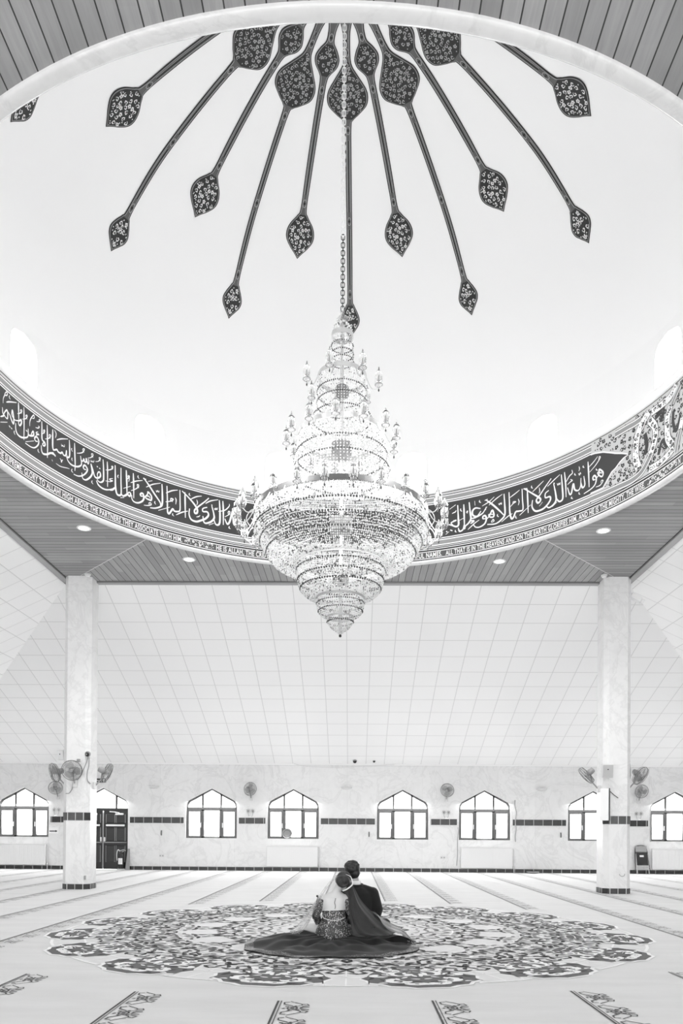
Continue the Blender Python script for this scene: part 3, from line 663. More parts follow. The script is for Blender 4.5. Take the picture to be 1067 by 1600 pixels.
# calligraphy: every stroke as angle (1e-4 rad), height (mm)
CALLIG = """12|-13954,7095 -13912,7146 -13840,7183 -13810,7160 -13853,7131 -13911,7120 -13954,7095 -13996,7048 -14003,6985
11|-13708,7170 -13728,7143 -13692,7130 -13669,7127
14|-13858,7037 -13691,7086 -13391,7155
16|-14036,6919 -14010,6851 -13959,6829 -14061,6789 -14120,6771
16|-13989,6826 -13903,6897 -13817,6937 -13786,6892 -13799,6827 -13886,6822 -13945,6842
18|-13787,6927 -13685,6900 -13640,6867 -13538,6822 -13511,6883 -13573,7001 -13599,6932 -13497,6895 -13426,6895
18|-13426,6895 -13256,6934 -13186,6965 -13170,6924 -13239,6870 -13297,6883 -13284,6940
18|-13312,7178 -13303,7081 -13290,6939
12|-14117,6696 -13797,6776
21|-13723,6748 -13665,6736
21|-13636,6739 -13578,6736
11|-13478,6738 -13491,6708 -13442,6689
11|-13358,7008 -13259,7038 -13175,7077 -13162,7108 -13218,7094 -13203,7070 -13160,7058
16|-13070,7173 -13061,7052 -13055,6870 -13056,6710
11|-13130,6989 -13004,7025 -12935,7066 -12927,7095 -12983,7076 -12962,7054 -12920,7037
11|-12806,6969 -12807,7024 -12767,7085 -12644,7171 -12616,7137 -12671,7114 -12726,7109
18|-13424,6860 -13422,6779 -13349,6725 -13192,6718 -12995,6757 -12885,6802 -12873,6869
18|-12874,6915 -12858,6836 -12746,6844 -12636,6880 -12651,6932 -12706,6900 -12746,6854
22|-12971,6873 -12914,6864
18|-12454,6830 -12551,6816 -12593,6844 -12539,6880 -12470,6882 -12413,6849 -12439,6786 -12575,6713 -12741,6683 -12993,6679
11|-12445,6973 -12513,6952 -12526,6930 -12416,6947 -12539,6903 -12389,6944
11|-12980,6702 -12619,6800
11|-12518,7110 -12422,7129 -12354,7164 -12395,7168 -12422,7147
11|-12556,7011 -12446,7029 -12392,7061 -12447,7061
19|-12290,7166 -12282,7059 -12272,6910 -12167,6887 -12139,6856 -12193,6825 -12248,6840 -12167,6887
19|-12302,6809 -12286,6737 -12217,6705 -12053,6733 -11891,6788 -11729,6795 -11715,6784 -11783,6812 -11824,6813
11|-12266,6987 -12198,7018 -12158,7060 -12199,7060 -12212,7029 -12157,7018
17|-12060,7170 -12048,7020 -12034,6832 -12038,6684
11|-12141,6941 -12019,6974 -11925,7020 -11912,7052 -11967,7044 -11966,7011 -11911,6995
11|-12437,6726 -12436,6693 -12381,6682
21|-11820,7160 -11822,7025 -11812,6883 -11731,6862
11|-11752,7166 -11689,7142 -11678,7106 -11709,7056
18|-11816,6888 -11790,6858 -11714,6875 -11639,6896 -11587,6876 -11486,6875 -11411,6905 -11360,6875 -11273,6890 -11237,6971 -11223,6900 -11134,6882
18|-11122,7158 -11108,7036 -11110,6915 -11184,6872 -11272,6880
18|-11865,6805 -11763,6800 -11712,6789
13|-11648,7042 -11442,7104 -11179,7161
9|-11452,7024 -11439,6995 -11389,7016 -11376,7005 -11326,7011 -11319,7045
11|-11014,7057 -11026,7031 -10983,7008
11|-10998,6911 -11014,6880 -10979,6864
17|-10904,7160 -10893,7018 -10871,6835 -10881,6731
18|-11222,6864 -11158,6822 -11032,6797 -10858,6805 -10709,6836 -10611,6889 -10638,6977 -10651,7012
17|-10638,6959 -10563,6946 -10514,6993 -10489,6956 -10415,6966 -10416,7023 -10340,6948 -10304,7008 -10342,7029
11|-10801,7023 -10690,7047 -10566,7087 -10494,7149 -10543,7148 -10567,7120 -10505,7095
11|-10355,7040 -10244,7068 -10147,7116 -10147,7145 -10197,7140 -10196,7111 -10134,7090
11|-10034,7048 -9924,7074 -9852,7118 -9840,7144 -9889,7139 -9876,7113 -9831,7092
9|-10231,7037 -10218,7006 -10169,7030 -10144,7016 -10096,7040 -10108,7057
19|-10412,6844 -10498,6836 -10536,6861 -10487,6900 -10425,6893 -10362,6853 -10435,6782 -10582,6715 -10755,6676 -10929,6670
19|-10230,6975 -10191,6906 -10165,6835 -10237,6764 -10359,6702 -10457,6674 -10556,6683 -10595,6760
19|-10217,6978 -10141,6897 -10065,6806 -9942,6801 -9833,6850 -9846,6906 -9908,6904 -9956,6856 -9930,6813
23|-9983,6981 -9934,6981
23|-9885,6971 -9836,6971
19|-9729,7142 -9707,7020 -9699,6875 -9709,6805 -9794,6761 -9892,6752 -9966,6777
19|-9990,6753 -9915,6700 -9743,6673 -9523,6688 -9215,6767
17|-9558,7141 -9542,7002 -9536,6734
12|-9616,6993 -9482,7018 -9360,7060 -9325,7101 -9374,7097 -9361,7070 -9312,7060
12|-9320,6910 -9442,6879 -9429,6861 -9332,6869 -9441,6835 -9624,6816
11|-10162,6721 -10181,6688 -10124,6670
11|-10993,6740 -11017,6703 -10954,6688
11|-11509,6792 -11458,6776 -11445,6747 -11408,6787 -11383,6792
9|-11671,6680 -11481,6675 -11230,6705 -11105,6717
11|-11849,6700 -11810,6682
22|-9234,7142 -9224,6938 -9212,6788 -9157,6689 -9063,6677 -8983,6718 -8993,6924 -8998,7142
21|-9212,6788 -9332,6724 -9438,6696
22|-8983,6718 -8902,6693 -8796,6722 -8730,6749 -8636,6732 -8597,6782 -8664,6793 -8730,6749
22|-8784,7142 -8761,6964 -8743,6747
13|-9097,7009 -9128,6976 -9096,6955
13|-8775,6995 -8709,7017 -8657,7048 -8670,7068 -8710,7050 -8656,7026 -8681,6967
13|-8892,6821 -8600,6905
13|-8601,6964 -8376,7029 -8124,7081
13|-9008,6646 -8862,6673
20|-8498,7142 -8481,6956 -8471,6725
13|-8299,7137 -8311,7107 -8258,7088
13|-8585,6834 -8426,6882 -8294,6942 -8282,6978 -8335,6975 -8321,6938 -8267,6930
22|-8105,6816 -8185,6809 -8207,6833 -8146,6860 -8093,6851 -8065,6788 -8130,6728 -8289,6676 -8448,6667 -8542,6702 -8557,6766
20|-8052,6802 -7921,6878 -7895,6921 -7761,6868 -7773,6799 -7866,6796 -7972,6802 -7999,6832 -7867,6852 -7813,6826
13|-8062,6671 -7917,6687 -7771,6720 -7799,6750 -7865,6734 -7824,6712
22|-8086,7133 -7871,7043 -7630,6922 -7415,6816 -7388,6752
22|-8099,7119 -7979,7122
23|-7343,7141 -7326,6989 -7323,6818 -7388,6746 -7598,6688 -7810,6663
13|-7899,7101 -7727,7139
13|-7976,6991 -7713,7079 -7396,7148
11|-7578,6997 -7551,6973 -7512,7002 -7472,6979 -7446,7011
13|-7614,6805 -7627,6775 -7578,6753
14|-7479,6665 -7018,6785
23|-7144,7138 -7123,6922 -7109,6704 -7051,6668 -6968,6723 -6901,6768 -6833,6740 -6716,6748 -6616,6783 -6612,6946 -6623,7137
15|-7189,6854 -6971,6898 -6888,6939 -6972,6942 -6988,6911 -6904,6893
15|-6805,6980 -6770,6940 -6785,6864
15|-7176,7009 -6941,7082 -6707,7125
13|-6900,6695 -6906,6665 -6849,6650
24|-6539,7133 -6302,7060 -6065,6969 -5929,6888 -5928,6821 -6011,6804 -6029,6854 -5896,6929 -5630,7050 -5464,7136
21|-6421,7126 -6410,6942 -6395,6677
15|-6765,6683 -6531,6757 -6297,6807
15|-6200,7028 -5967,7101 -5749,7139
13|-6236,7135 -6252,7103 -6195,7091
12|-5949,7051 -5915,7002 -5947,6953
24|-6231,6860 -6246,6754 -6160,6675 -5958,6660 -5758,6704 -5591,6752 -5475,6825 -5526,6880 -5694,6869 -5695,6922 -5528,6963
24|-5344,7005 -5258,6863 -5256,6787 -5389,6713 -5590,6670 -5674,6706 -5692,6787
27|-5361,7026 -5321,7015
24|-5045,7143 -5018,6947 -5021,6749 -5087,6690 -5188,6695 -5256,6772
15|-5596,7023 -5396,7091 -5095,7145
12|-5243,6978 -5209,6951 -5176,6985 -5142,6958 -5109,6999
14|-5075,6934 -4824,6981 -4658,7066 -4642,7113
14|-5455,6653 -5255,6704
12|-5960,6742 -5860,6761 -5810,6789
21|-4904,7142 -4884,6960 -4880,6709
24|-4821,6829 -4753,6759 -4703,6740 -4620,6801 -4506,6995 -4487,6844 -4452,6754 -4351,6763 -4285,6830 -4321,6950
14|-4822,6859 -4656,6921 -4623,6970 -4673,6973 -4689,6933 -4605,6918
14|-4507,7049 -4517,7018 -4456,7008
14|-4635,6708 -4651,6676 -4591,6663
14|-4317,6704 -4326,6676 -4282,6661
24|4466,7109 4493,6877 4505,6754 4411,6724 4243,6760 4109,6786
18|4293,6840 4410,6838 4209,6809 4294,6756
21|4708,7102 4727,6902 4747,6642
21|4495,6694 4547,6628 4680,6647 4729,6734
14|4591,7037 4585,7007 4636,6979
14|4379,6665 4379,6634 4429,6623
15|4139,7060 4389,7123
14|4240,6975 4374,6995 4407,7022
14|4544,6827 4728,6856
28|4010,6670 4061,6651
28|4177,6681 4261,6659
12|3994,6610 4128,6654
23|4925,7119 4961,6956 4996,6816 4913,6748 4780,6700 4764,6655
23|5380,6959 5178,6988 5062,6946 5079,6869 5247,6837 5397,6912
20|4996,6816 5147,6817 5348,6842 5482,6873 5581,6938
24|4997,6778 5114,6760 4981,6727
14|4882,6630 5148,6718 5332,6761
12|5143,7120 5161,7035
14|5344,7114 5338,7084 5395,7063
14|4810,6940 4860,6966 4844,6922
22|5584,6757 5483,6768 5483,6806 5566,6812 5617,6754 5551,6671 5351,6631 5183,6647 5098,6701
21|5651,6750 5751,6799 5851,6878 5919,6796 5886,6755 5751,6770 5717,6818 5885,6800
13|5446,6997 5714,7043 5931,7107
13|5582,6908 5598,6951 5648,6960
22|5579,7095 5849,6983 6120,6847 6323,6734
22|5546,7084 5663,7094
22|6318,7112 6347,6923 6356,6745 6223,6672 5988,6624 5652,6645
13|5715,6983 6016,7067 6250,7113
12|6101,6968 6135,6942 6168,6967 6219,6939 6219,6976
13|5803,6674 5886,6710 5920,6676 5820,6665
13|6070,6786 6054,6758 6114,6729
22|6519,7115 6538,6929 6558,6750 6626,6639 6710,6658 6793,6735 6928,6732 7079,6742 7060,6918 7041,7103
13|6554,7015 6755,7055 6940,7095
13|6223,6628 6491,6699 6659,6723
13|6573,6851 6690,6895 6791,6911 6690,6924 6673,6890
12|6891,6949 6926,6893 6893,6839
13|6794,6669 6795,6633 6845,6619
13|6946,6657 7154,6717
23|7116,7097 7445,6967 7756,6840 7776,6788 7680,6769 7621,6827 7755,6889 7986,7000 8217,7100
23|7097,7092 7251,7078
20|7251,7070 7273,6860 7295,6651
13|6949,6655 7390,6778
13|7464,6989 7695,7053 7907,7110
13|7424,7102 7425,7069 7475,7049
11|7734,7023 7754,6954 7716,6927
23|7466,6849 7448,6737 7585,6644 7836,6633 8029,6669 8183,6743 8162,6803 7988,6813 7987,6886 8122,6914
22|8315,6996 8395,6822 8416,6707 8300,6644 8126,6623 8009,6672
26|8315,7008 8354,6989
22|8624,7096 8666,6890 8688,6695 8571,6658 8474,6698 8415,6755
13|8063,6988 8333,7057 8566,7106
11|8451,6981 8490,6943 8529,6968 8568,6938 8587,6975
13|8262,6618 8455,6669
11|7873,6757 7738,6704
19|8752,7113 8802,6898 8824,6689
20|8880,6838 8960,6722 9038,6716 9114,6860 9174,6756 9311,6716 9408,6762 9426,6898
20|9427,6820 9487,6732 9585,6761 9544,6908
13|8801,6930 8956,7014 9073,7040 9052,7099
13|8880,6885 8996,6912 9074,6922 8996,6952
11|9327,6994 9367,6956 9394,6990 9426,6961
11|9345,7100 9366,7057 9339,7023
13|9170,7023 9171,6999 9222,6979
12|9522,7082 9510,7061 9562,7041
12|9351,6686 9351,6655 9398,6639
13|9058,6658 9039,6638 9098,6617
20|9710,7108 9740,6917 9763,6690
12|9739,7010 9935,7056 10112,7112
20|10018,6766 9939,6773 9919,6815 9977,6834 10057,6781 10019,6697 9862,6649 9547,6621
18|10037,6769 10175,6819 10174,6895 10334,6818 10295,6758 10156,6808 10115,6861 10294,6811
12|9779,6925 10015,6987 10212,7069 10172,7093 10152,7051
12|10039,6640 10217,6637 10335,6682 10276,6701 10236,6671
12|10055,6933 10055,6911 10115,6891"""
KNOT = """F0|10000,7184 10340,7134 10647,7060 10853,7007 11129,6947 11372,6882 11182,6861 11027,6831 10856,6778 10686,6749 10516,6667 10330,6574
G87|9807,6487 10860,6467 11517,6449 11936,6484 12217,6586 12394,6678
G87|10833,7296 11332,7289 11645,7277 11926,7277
L110|12261,7297 11979,7197 11788,7072 11703,6883 11722,6719 11829,6574
L95|12316,7163 12533,7015 12553,6867 12429,6718 12323,6671
G67|12155,7275 12033,7184 11928,7125
L93|12386,7265 12782,7259 13183,7269 13478,7361
G68|13665,7309 13461,7229 13295,7147
L98|13221,7132 13094,7015 13078,6857 13117,6708 13303,6571
L93|12290,6451 12792,6446 13157,6479 13378,6519
G68|13472,6429 13563,6577 13655,6679
L79|13674,6708 13774,6840
D72|12088,7026 12179,6836 12074,6715
D71|12531,7146 12892,7160 12785,7023
D58|12682,6577 12861,6735 13082,6589
D57|13352,7041 13335,6885 13486,6732 13671,6889"""
def cyl_map(off): return lambda s, z: cylp(s / RB, z, off)
cg = MB()
for ln in CALLIG.split('\n'):
    w, ps = ln.split('|'); w = int(w) / 1000 * 1.22
    P = [(int(a) * 1e-4 * RB, int(b) / 1000) for a, b in (p.split(',') for p in ps.split())]
    Q = [(p.x, p.y) for p in crom([(a, b, 0) for a, b in P], 6)]; n = len(Q)
    ww = [w * (0.62 + 0.55 * min(1.0, 4 * k / n, 2.2 * (n - 1 - k) / n)) for k in range(n)]
    cg.ribbon(Q, ww, cyl_map(.006))
cg.build('calligraphy', M['bwhite'], band)
# carved end of the cartouche and the interlace beyond it
kn = MB(); KM = [M['bfield'], M['bpale'], M['bgrey'], M['bwhite'], M['bblack']]; rng = random.Random(21)
T0, T1 = 0.9840, 1.62
for i in range(40):
    a, b = T0 + (T1 - T0) * i / 40, T0 + (T1 - T0) * (i + 1) / 40
    kn.add([cylp(a, 6.405, .003), cylp(b, 6.405, .003), cylp(b, 7.385, .003), cylp(a, 7.385, .003)], [(0, 1, 2, 3)], 1)
lines = KNOT.split('\n')
tip = [(int(a) * 1e-4, int(b) / 1000) for a, b in (p.split(',') for p in lines[0].split('|')[1].split())]
fb = [(T0 - .002, 7.196)] + tip + [(T0 - .002, 6.577)]
field_pts = [(t * RB, z) for t, z in fb]
up = [(T0 - .002, 7.196)] + tip[:6]; lo_ = [(T0 - .002, 6.577)] + tip[5:][::-1]
ux, uz = zip(*up); lx, lz = zip(*lo_)
in_field = lambda t, z: t < ux[-1] and np.interp(t, lx, lz) - .02 < z < np.interp(t, ux, uz) + .02
N_ = 30
for i in range(N_):
    a = T0 - .002 + (ux[-1] - T0 + .002) * i / N_; b = T0 - .002 + (ux[-1] - T0 + .002) * (i + 1) / N_
    kn.add([cylp(a, float(np.interp(a, lx, lz)), .005), cylp(b, float(np.interp(b, lx, lz)), .005), cylp(b, float(np.interp(b, ux, uz)), .005), cylp(a, float(np.interp(a, ux, uz)), .005)], [(0, 1, 2, 3)], 0)
kn.ribbon([(t * RB, z) for t, z in fb], .022, cyl_map(.006), 3)
for L, w in arabesque(rng, lambda s, z: T0 * RB + .02 < s < T1 * RB and 6.43 < z < 7.37 and not in_field(s / RB, z), (T0 * RB, T1 * RB, 6.4, 7.4), .066, .019): kn.ribbon(L, w, cyl_map(.005), 4)
for ln in lines[1:]:
    h_, ps = ln.split('|'); k = h_[0]; w = int(h_[1:]) / 1000
    Q = [(p.x, p.y) for p in crom([(int(a) * 1e-4 * RB, int(b) / 1000, 0) for a, b in (p.split(',') for p in ps.split())], 8)]
    if k == 'D': kn.ribbon(Q, w, cyl_map(.0055), 0); continue
    kn.ribbon(Q, w + .03, cyl_map(.007), 4); kn.ribbon(Q, w + .012, cyl_map(.008), 3)
    kn.ribbon(Q, w * .72, cyl_map(.009), 2 if k == 'G' else 3)
    if k == 'L':
        qa = np.array(Q); xs = (qa[:, 0].min() - .1, qa[:, 0].max() + .1, qa[:, 1].min() - .1, qa[:, 1].max() + .1)
        near = lambda s, z: float(np.min(np.hypot(qa[:, 0] - s, qa[:, 1] - z))) < w * .42
        for L, w2 in arabesque(rng, near, xs, .055, .017): kn.ribbon(L, w2, cyl_map(.010), 4)
kn.build('interlace_panel', KM, band)
# the English line
def text_on_band(s, t0, t1, z0=6.234, hgt=0.084):
    cu = bpy.data.curves.new('line', 'FONT'); cu.body = s; cu.size = 1.0; cu.resolution_u = 3; cu.space_character = 1.10; cu.offset = 0.022
    ob = bpy.data.objects.new('line', cu); COL.objects.link(ob); bpy.context.view_layer.update()
    me = bpy.data.meshes.new_from_object(ob.evaluated_get(bpy.context.evaluated_depsgraph_get()))
    v = np.array([p.co[:2] for p in me.vertices]); x0, x1 = v[:, 0].min(), v[:, 0].max(); cap = 0.70
    q = MB(); q.add([cylp(t0 + (t1 - t0) * (x - x0) / (x1 - x0), z0 + hgt * y / cap, .006) for x, y in v], [tuple(p.vertices) for p in me.polygons])
    bpy.data.objects.remove(ob); bpy.data.curves.remove(cu); bpy.data.meshes.remove(me)
    q.build('lettering', M['bwhite'], band)
text_on_band('THE SUPREME, GLORY TO ALLAH! HIGH ABOVE THE PARTNERS THEY ASSOCIATE WITH HIM.', -1.428, -0.6515)
text_on_band('HE IS ALLAH, THE CREATOR, THE MAKER, THE SHAPER. TO HIM BELONG THE MOST BEAUTIFUL NAMES.', -0.5153, 0.385)
text_on_band('ALL THAT IS IN THE HEAVENS AND ON THE EARTH GLORIFIES HIM. AND HE IS THE MIGHTY, THE WISE.', 0.3999, 1.2098)
text_on_band('N', 1.3585, 1.368)
q = MB(); rng = random.Random(4)
for a, b in ((-.6438, -.5247), (1.2222, 1.353)):
    for L, w in arabesque(rng, lambda s, z: a * RB < s < b * RB and 6.226 < z < 6.328, (a * RB, b * RB, 6.225, 6.33), .05, .013): q.ribbon(L, w, cyl_map(.006))
q.build('floral_divider', M['bwhite'], band)

# ------------------------------------------------------------------ carpet pattern
MC = (0.13, 8.85); NL = 16
def med(r, a, z): return (MC[0] + r * sin(a), MC[1] - r * cos(a), z)      # a = 0 points at the viewer
md = MB(); DM = [M['ml'], M['mw'], M['mg'], M['md'], M['mm']]
H = pi / NL
def lobe(inset):
    pts = [(2.50 + inset, 0.0)]
    raw = [(2.52, .30), (2.66, .52), (2.82, .66), (2.93, .72), (3.0, .80), (3.09, .72), (3.17, .70), (3.21, .56), (3.29, .47), (3.315, .30), (3.365, .19), (3.36, .0)]
    return [(r - inset, u * H - inset / 3 * .6) if u > .02 else (r - inset, 0) for r, u in raw]
for s in range(NL):
    c = H + s * 2 * H
    # pale wedge between lobes with white lines
    g0 = c + H
    md.add([med(2.45, g0 - H, .002), med(2.45, g0, .002), med(2.45, g0 + H, .002), med(3.27, g0 + H * .35, .002), med(3.27, g0, .002), med(3.27, g0 - H * .35, .002)], [(0, 1, 2, 3, 4, 5)], 0)
    for uu in (-.33, 0, .33):
        md.ribbon([(2.6 + abs(uu), uu), (3.26, uu * .8)], .018, lambda r, u: med(r, g0 + u * H, .003), 1)
    md.ribbon([(3.27, -.38), (3.275, 0), (3.27, .38)], .03, lambda r, u: med(r, g0 + u * H, .003), 1)
    md.ribbon([(2.95, -.28), (2.95, .28)], .02, lambda r, u: med(r, g0 + u * H, .003), 1)
    for ins, z, mi in ((-.03, .003, 1), (.0, .004, 2)):
        P = lobe(ins); L = [(r, u) for r, u in P] + [(r, -u) for r, u in reversed(P[:-1])]
        md.poly([(2.48, c + .2 * H), *[(r, c + u) for r, u in L], (2.48, c - .2 * H)], lambda r, a: med(r, a, z), mi)
# base disc, then motifs mirrored in every half sector
for i in range(96):
    a, b = 2 * pi * i / 96, 2 * pi * (i + 1) / 96
    md.add([med(0, 0, .0015), med(2.5, a, .0015), med(2.5, b, .0015)], [(0, 1, 2)], 1 if False else 0)
for rr, w in ((2.56, .03), (1.98, .022), (1.22, .022)): md.ribbon([(rr, 2 * pi * i / 128) for i in range(129)], w, lambda r, a: med(r, a, .0045), 1)
rng = random.Random(77)
def leaf(r, a, ang, ln, wd):
    """curved teardrop in polar lengths"""
    out = []; bend = rng.uniform(-.5, .5)
    for t, s in ((0, 0), (.15, .7), (.4, 1), (.7, .7), (1, .05), (.7, -.5), (.4, -.8), (.15, -.6)):
        x = ln * (t - .5); y = wd * s * .5 + bend * ln * (t - .5) ** 2; out.append((r + x * cos(ang) - y * sin(ang), a + (x * sin(ang) + y * cos(ang)) / r))
    return out
def ring_fill(r0, r1, d, mats, ln, wd, skip=None, z=.005):
    P = []
    for _ in range(4000):
        r = sqrt(rng.uniform(r0 * r0, r1 * r1)); u = rng.uniform(.04, .96)
        if skip and skip(r, u): continue
        p = (r * cos(u * H), r * sin(u * H))
        if all((p[0] - q[0]) ** 2 + (p[1] - q[1]) ** 2 > d * d for q, _, _ in P): P.append((p, r, u))
    for _, r, u in P:
        L = leaf(r, u * H, rng.uniform(0, pi), ln * rng.uniform(.7, 1.3), wd * rng.uniform(.8, 1.3)); mi = rng.choice(mats)
        for s in range(NL):
            c = H + s * 2 * H
            md.poly([(q, c + a) for q, a in L], lambda r, a: med(r, a, z), mi); md.poly([(q, c - a) for q, a in reversed(L)], lambda r, a: med(r, a, z), mi)
oval = lambda r, u: ((r - 1.72) / .20) ** 2 + (u * H * r / .25) ** 2 < 1
ring_fill(2.02, 2.58, .068, (3, 3, 3, 2, 4, 1), .125, .045)
ring_fill(1.26, 2.0, .068, (3, 3, 2, 4, 1), .115, .042, oval)
ring_fill(.25, 1.2, .09, (4, 4, 2, 3), .13, .045, lambda r, u: .55 < r < .95 and u < .5)
# scrolls and pale patches inside the lobes
for u0, r, sz in ((.30, 3.12, .15), (.52, 2.92, .13), (.18, 2.85, .17), (.32, 2.68, .12), (.12, 3.22, .10)):
    a0 = rng.uniform(0, 6); L = []
    for k in range(12):
        a = a0 + k * .55; q = sz * (.15 + .075 * k); L.append((r + q * cos(a) * .7, u0 * H + q * sin(a) / r * .8))
    for s in range(NL):
        c = H + s * 2 * H
        md.ribbon([(q, c + a) for q, a in L], .024, lambda r, a: med(r, a, .0055), 1); md.ribbon([(q, c - a) for q, a in L], .024, lambda r, a: med(r, a, .0055), 1)
lobe_skip = lambda r, u: u > np.interp(r, [2.5, 2.66, 2.93, 3.0, 3.17, 3.29, 3.36], [.2, .42, .62, .68, .58, .36, .05])
ring_fill(2.56, 3.28, .085, (1, 4, 3, 3, 1), .105, .036, lobe_skip, .0058)
ring_fill(2.55, 2.80, .068, (3, 3, 2, 4), .115, .042, lambda r, u: u < np.interp(r, [2.5, 2.66, 2.82], [.36, .58, .76]), .0045)
md.build('carpet_medallion', DM, floor)

# prayer-row borders, each one strip of floral scrolls, stopping short of the medallion
def motif(mb, x, y, rng, wk=1.0):
    s = lambda L, w: mb.ribbon([(x + a, y + b) for a, b in L], w * wk, lambda p, q: (p, q, .003), 0)
    r = .034; s([(.11 + r * cos(k * pi / 4), .21 + r * sin(k * pi / 4)) for k in range(9)], .013); s([(.098, .21), (.122, .21)], .024)
    for k in range(6):
        a = k * pi / 3; s([(.11 + .05 * cos(a), .21 + .05 * sin(a)), (.11 + .068 * cos(a + .3), .21 + .068 * sin(a + .3))], .016)
    for sg in (-1, 1):
        s([(.11 + .075 * sin(t * .55) * (1 - t * .07), .21 + sg * (.04 + t * .022)) for t in range(8)], .009)
        s([(.11, .21 + sg * .06), (.05, .21 + sg * .11), (.045, .21 + sg * .16), (.08, .21 + sg * .17)], .012)
        s([(.17, .21 + sg * .05), (.215, .21 + sg * .08), (.20, .21 + sg * .12), (.17, .21 + sg * .105)], .012)
        s([(.16, .21 + sg * .02), (.22, .21 + sg * .035)], .014)
for k in range(-11, 13):
    x = -0.32 + 1.045 * k; spans = [(-1.0, YW)]
    h2 = 3.80 ** 2 - (x + .12 - MC[0]) ** 2
    if abs(x + .12 - MC[0]) < 3.3: h = sqrt(h2); spans = [(-1.0, MC[1] - h), (MC[1] + h * .99, YW)]
    for y0, y1 in spans:
        mb = MB(); y = y1 - .42 if y1 < YW else y0 + .02
        while y0 <= y <= y1 - .42: motif(mb, x, y, rng, 1.0 if y < 7 else 0.62); y += -.42 if y1 < YW else .42
        for dx, w in ((0, .014), (.022, .006)): mb.ribbon([(x + dx, y0), (x + dx, y1)], w, lambda p, q: (p, q, .003), 0)
        mb.build('row_border', M['mline'], floor)
# ------------------------------------------------------------------ crystal chandelier
ch = empty('chandelier', (0, YC, 3.6), 'huge tiered crystal chandelier with candle lamps hanging on a chain from the dome', 'chandelier')
CO = (0, YC, 3.6)
BEAD = [(1, 0, 0), (0, 1, 0), (-1, 0, 0), (0, -1, 0), (0, 0, 1.15), (0, 0, -1.15)]
BF = [(0, 1, 4), (1, 2, 4), (2, 3, 4), (3, 0, 4), (1, 0, 5), (2, 1, 5), (3, 2, 5), (0, 3, 5)]
def bead(mb, x, y, z, s, a=0.0):
    c, n = cos(a) * s, sin(a) * s
    mb.add([(x + p * c - q * n, y + p * n + q * c, z + r * s) for p, q, r in BEAD], BF)
def curtain(name, prof, n, s, step, jit=0.0, seed=1):
    """strings of cut beads hanging along a profile of (r, z) points all round the axis"""
    P = [(p.x, p.y) for p in crom([(a, b, 0) for a, b in prof], 8)]
    L = [0.0]
    for a, b in zip(P, P[1:]): L.append(L[-1] + hypot(b[0] - a[0], b[1] - a[1]))
    m = max(2, int(L[-1] / step)); mb = MB(); rng = random.Random(seed)
    rs = np.interp(np.linspace(0, L[-1], m), L, [p[0] for p in P]); zs = np.interp(np.linspace(0, L[-1], m), L, [p[1] for p in P])
    for k in range(n):
        a = 2 * pi * k / n
        for r, z in zip(rs, zs):
            if r * 2 * pi / n < s * 1.25 and k % 2: continue
            bead(mb, r * cos(a), YC + r * sin(a), z + rng.uniform(-jit, jit), s * rng.uniform(.85, 1.15), rng.uniform(0, 1.5))
    return mb.build(name, M['crystal'], ch, CO, kind='stuff')
def bead_ring(r, z, s=0.011, mat=None):
    n = int(2 * pi * r / (s * 2.3)); mb = MB()
    for k in range(n): bead(mb, r * cos(2 * pi * k / n), YC + r * sin(2 * pi * k / n), z, s, .4 * k)
    mb.build('bead_ring', mat or M['bead'], ch, CO)
def hoop(r, z, h, mat, w=0.008):
    mb = MB(); mb.hoop(r, z, w, h, 0, YC, 96); return mb.build('metal_hoop', mat, ch, CO)
# axis, hubs and spokes
mb = MB(); mb.tube([(0, YC, 3.62), (0, YC, 7.55)], 0.022, 10); mb.build('stem', M['ringm'], ch, CO)
for z, r, h in ((5.92, .125, .16), (6.66, .085, .10), (4.98, .14, .16), (4.30, .10, .08)):
    mb = MB(); mb.lathe([(r * .5, z - h / 2 - .03), (r, z - h / 2), (r, z + h / 2), (r * .5, z + h / 2 + .03)], 28, 0, YC); mb.build('hub', M['hubm'], ch, CO)
def spokes(R, z, r0, z0, n, ph=0.0):
    for k in range(n):
        a = 2 * pi * k / n + ph; mb = MB(); mb.tube([(r0 * cos(a), YC + r0 * sin(a), z0), (R * cos(a), YC + R * sin(a), z)], 0.0045, 6); mb.build('spoke', M['ringm'], ch, CO)
spokes(.30, 6.82, .085, 6.66, 8); spokes(.54, 6.08, .12, 5.92, 12, .2); spokes(1.07, 5.08, .14, 4.98, 12, .1); spokes(.55, 4.49, .1, 4.3, 10)
# solid hoops
hoop(.13, 7.356, .05, M['ringm']); hoop(.30, 6.827, .05, M['ringm']); hoop(.54, 6.08, .06, M['ringm']); hoop(1.075, 5.08, .065, M['ringd'], .010)
hoop(.555, 4.49, .05, M['white']); hoop(.30, 4.063, .03, M['ringm']); hoop(.165, 3.83, .02, M['ringm'])
# rows of dark beads
for r, z in ((.137, 7.228), (.14, 7.124), (.14, 7.036), (.31, 6.636), (.315, 6.499), (.37, 6.309), (.57, 5.838), (.60, 5.651), (1.082, 4.871), (1.006, 4.745), (.927, 4.61), (.552, 4.402), (.537, 4.287), (.502, 4.179), (.297, 3.997), (.277, 3.905), (.164, 3.771)):
    bead_ring(r, z, .0145 if r > .4 else .0115)
for r, z in ((.62, 5.43), (.44, 4.12), (.112, 3.70), (.245, 3.87)): bead_ring(r, z, .009, M['ringm'])
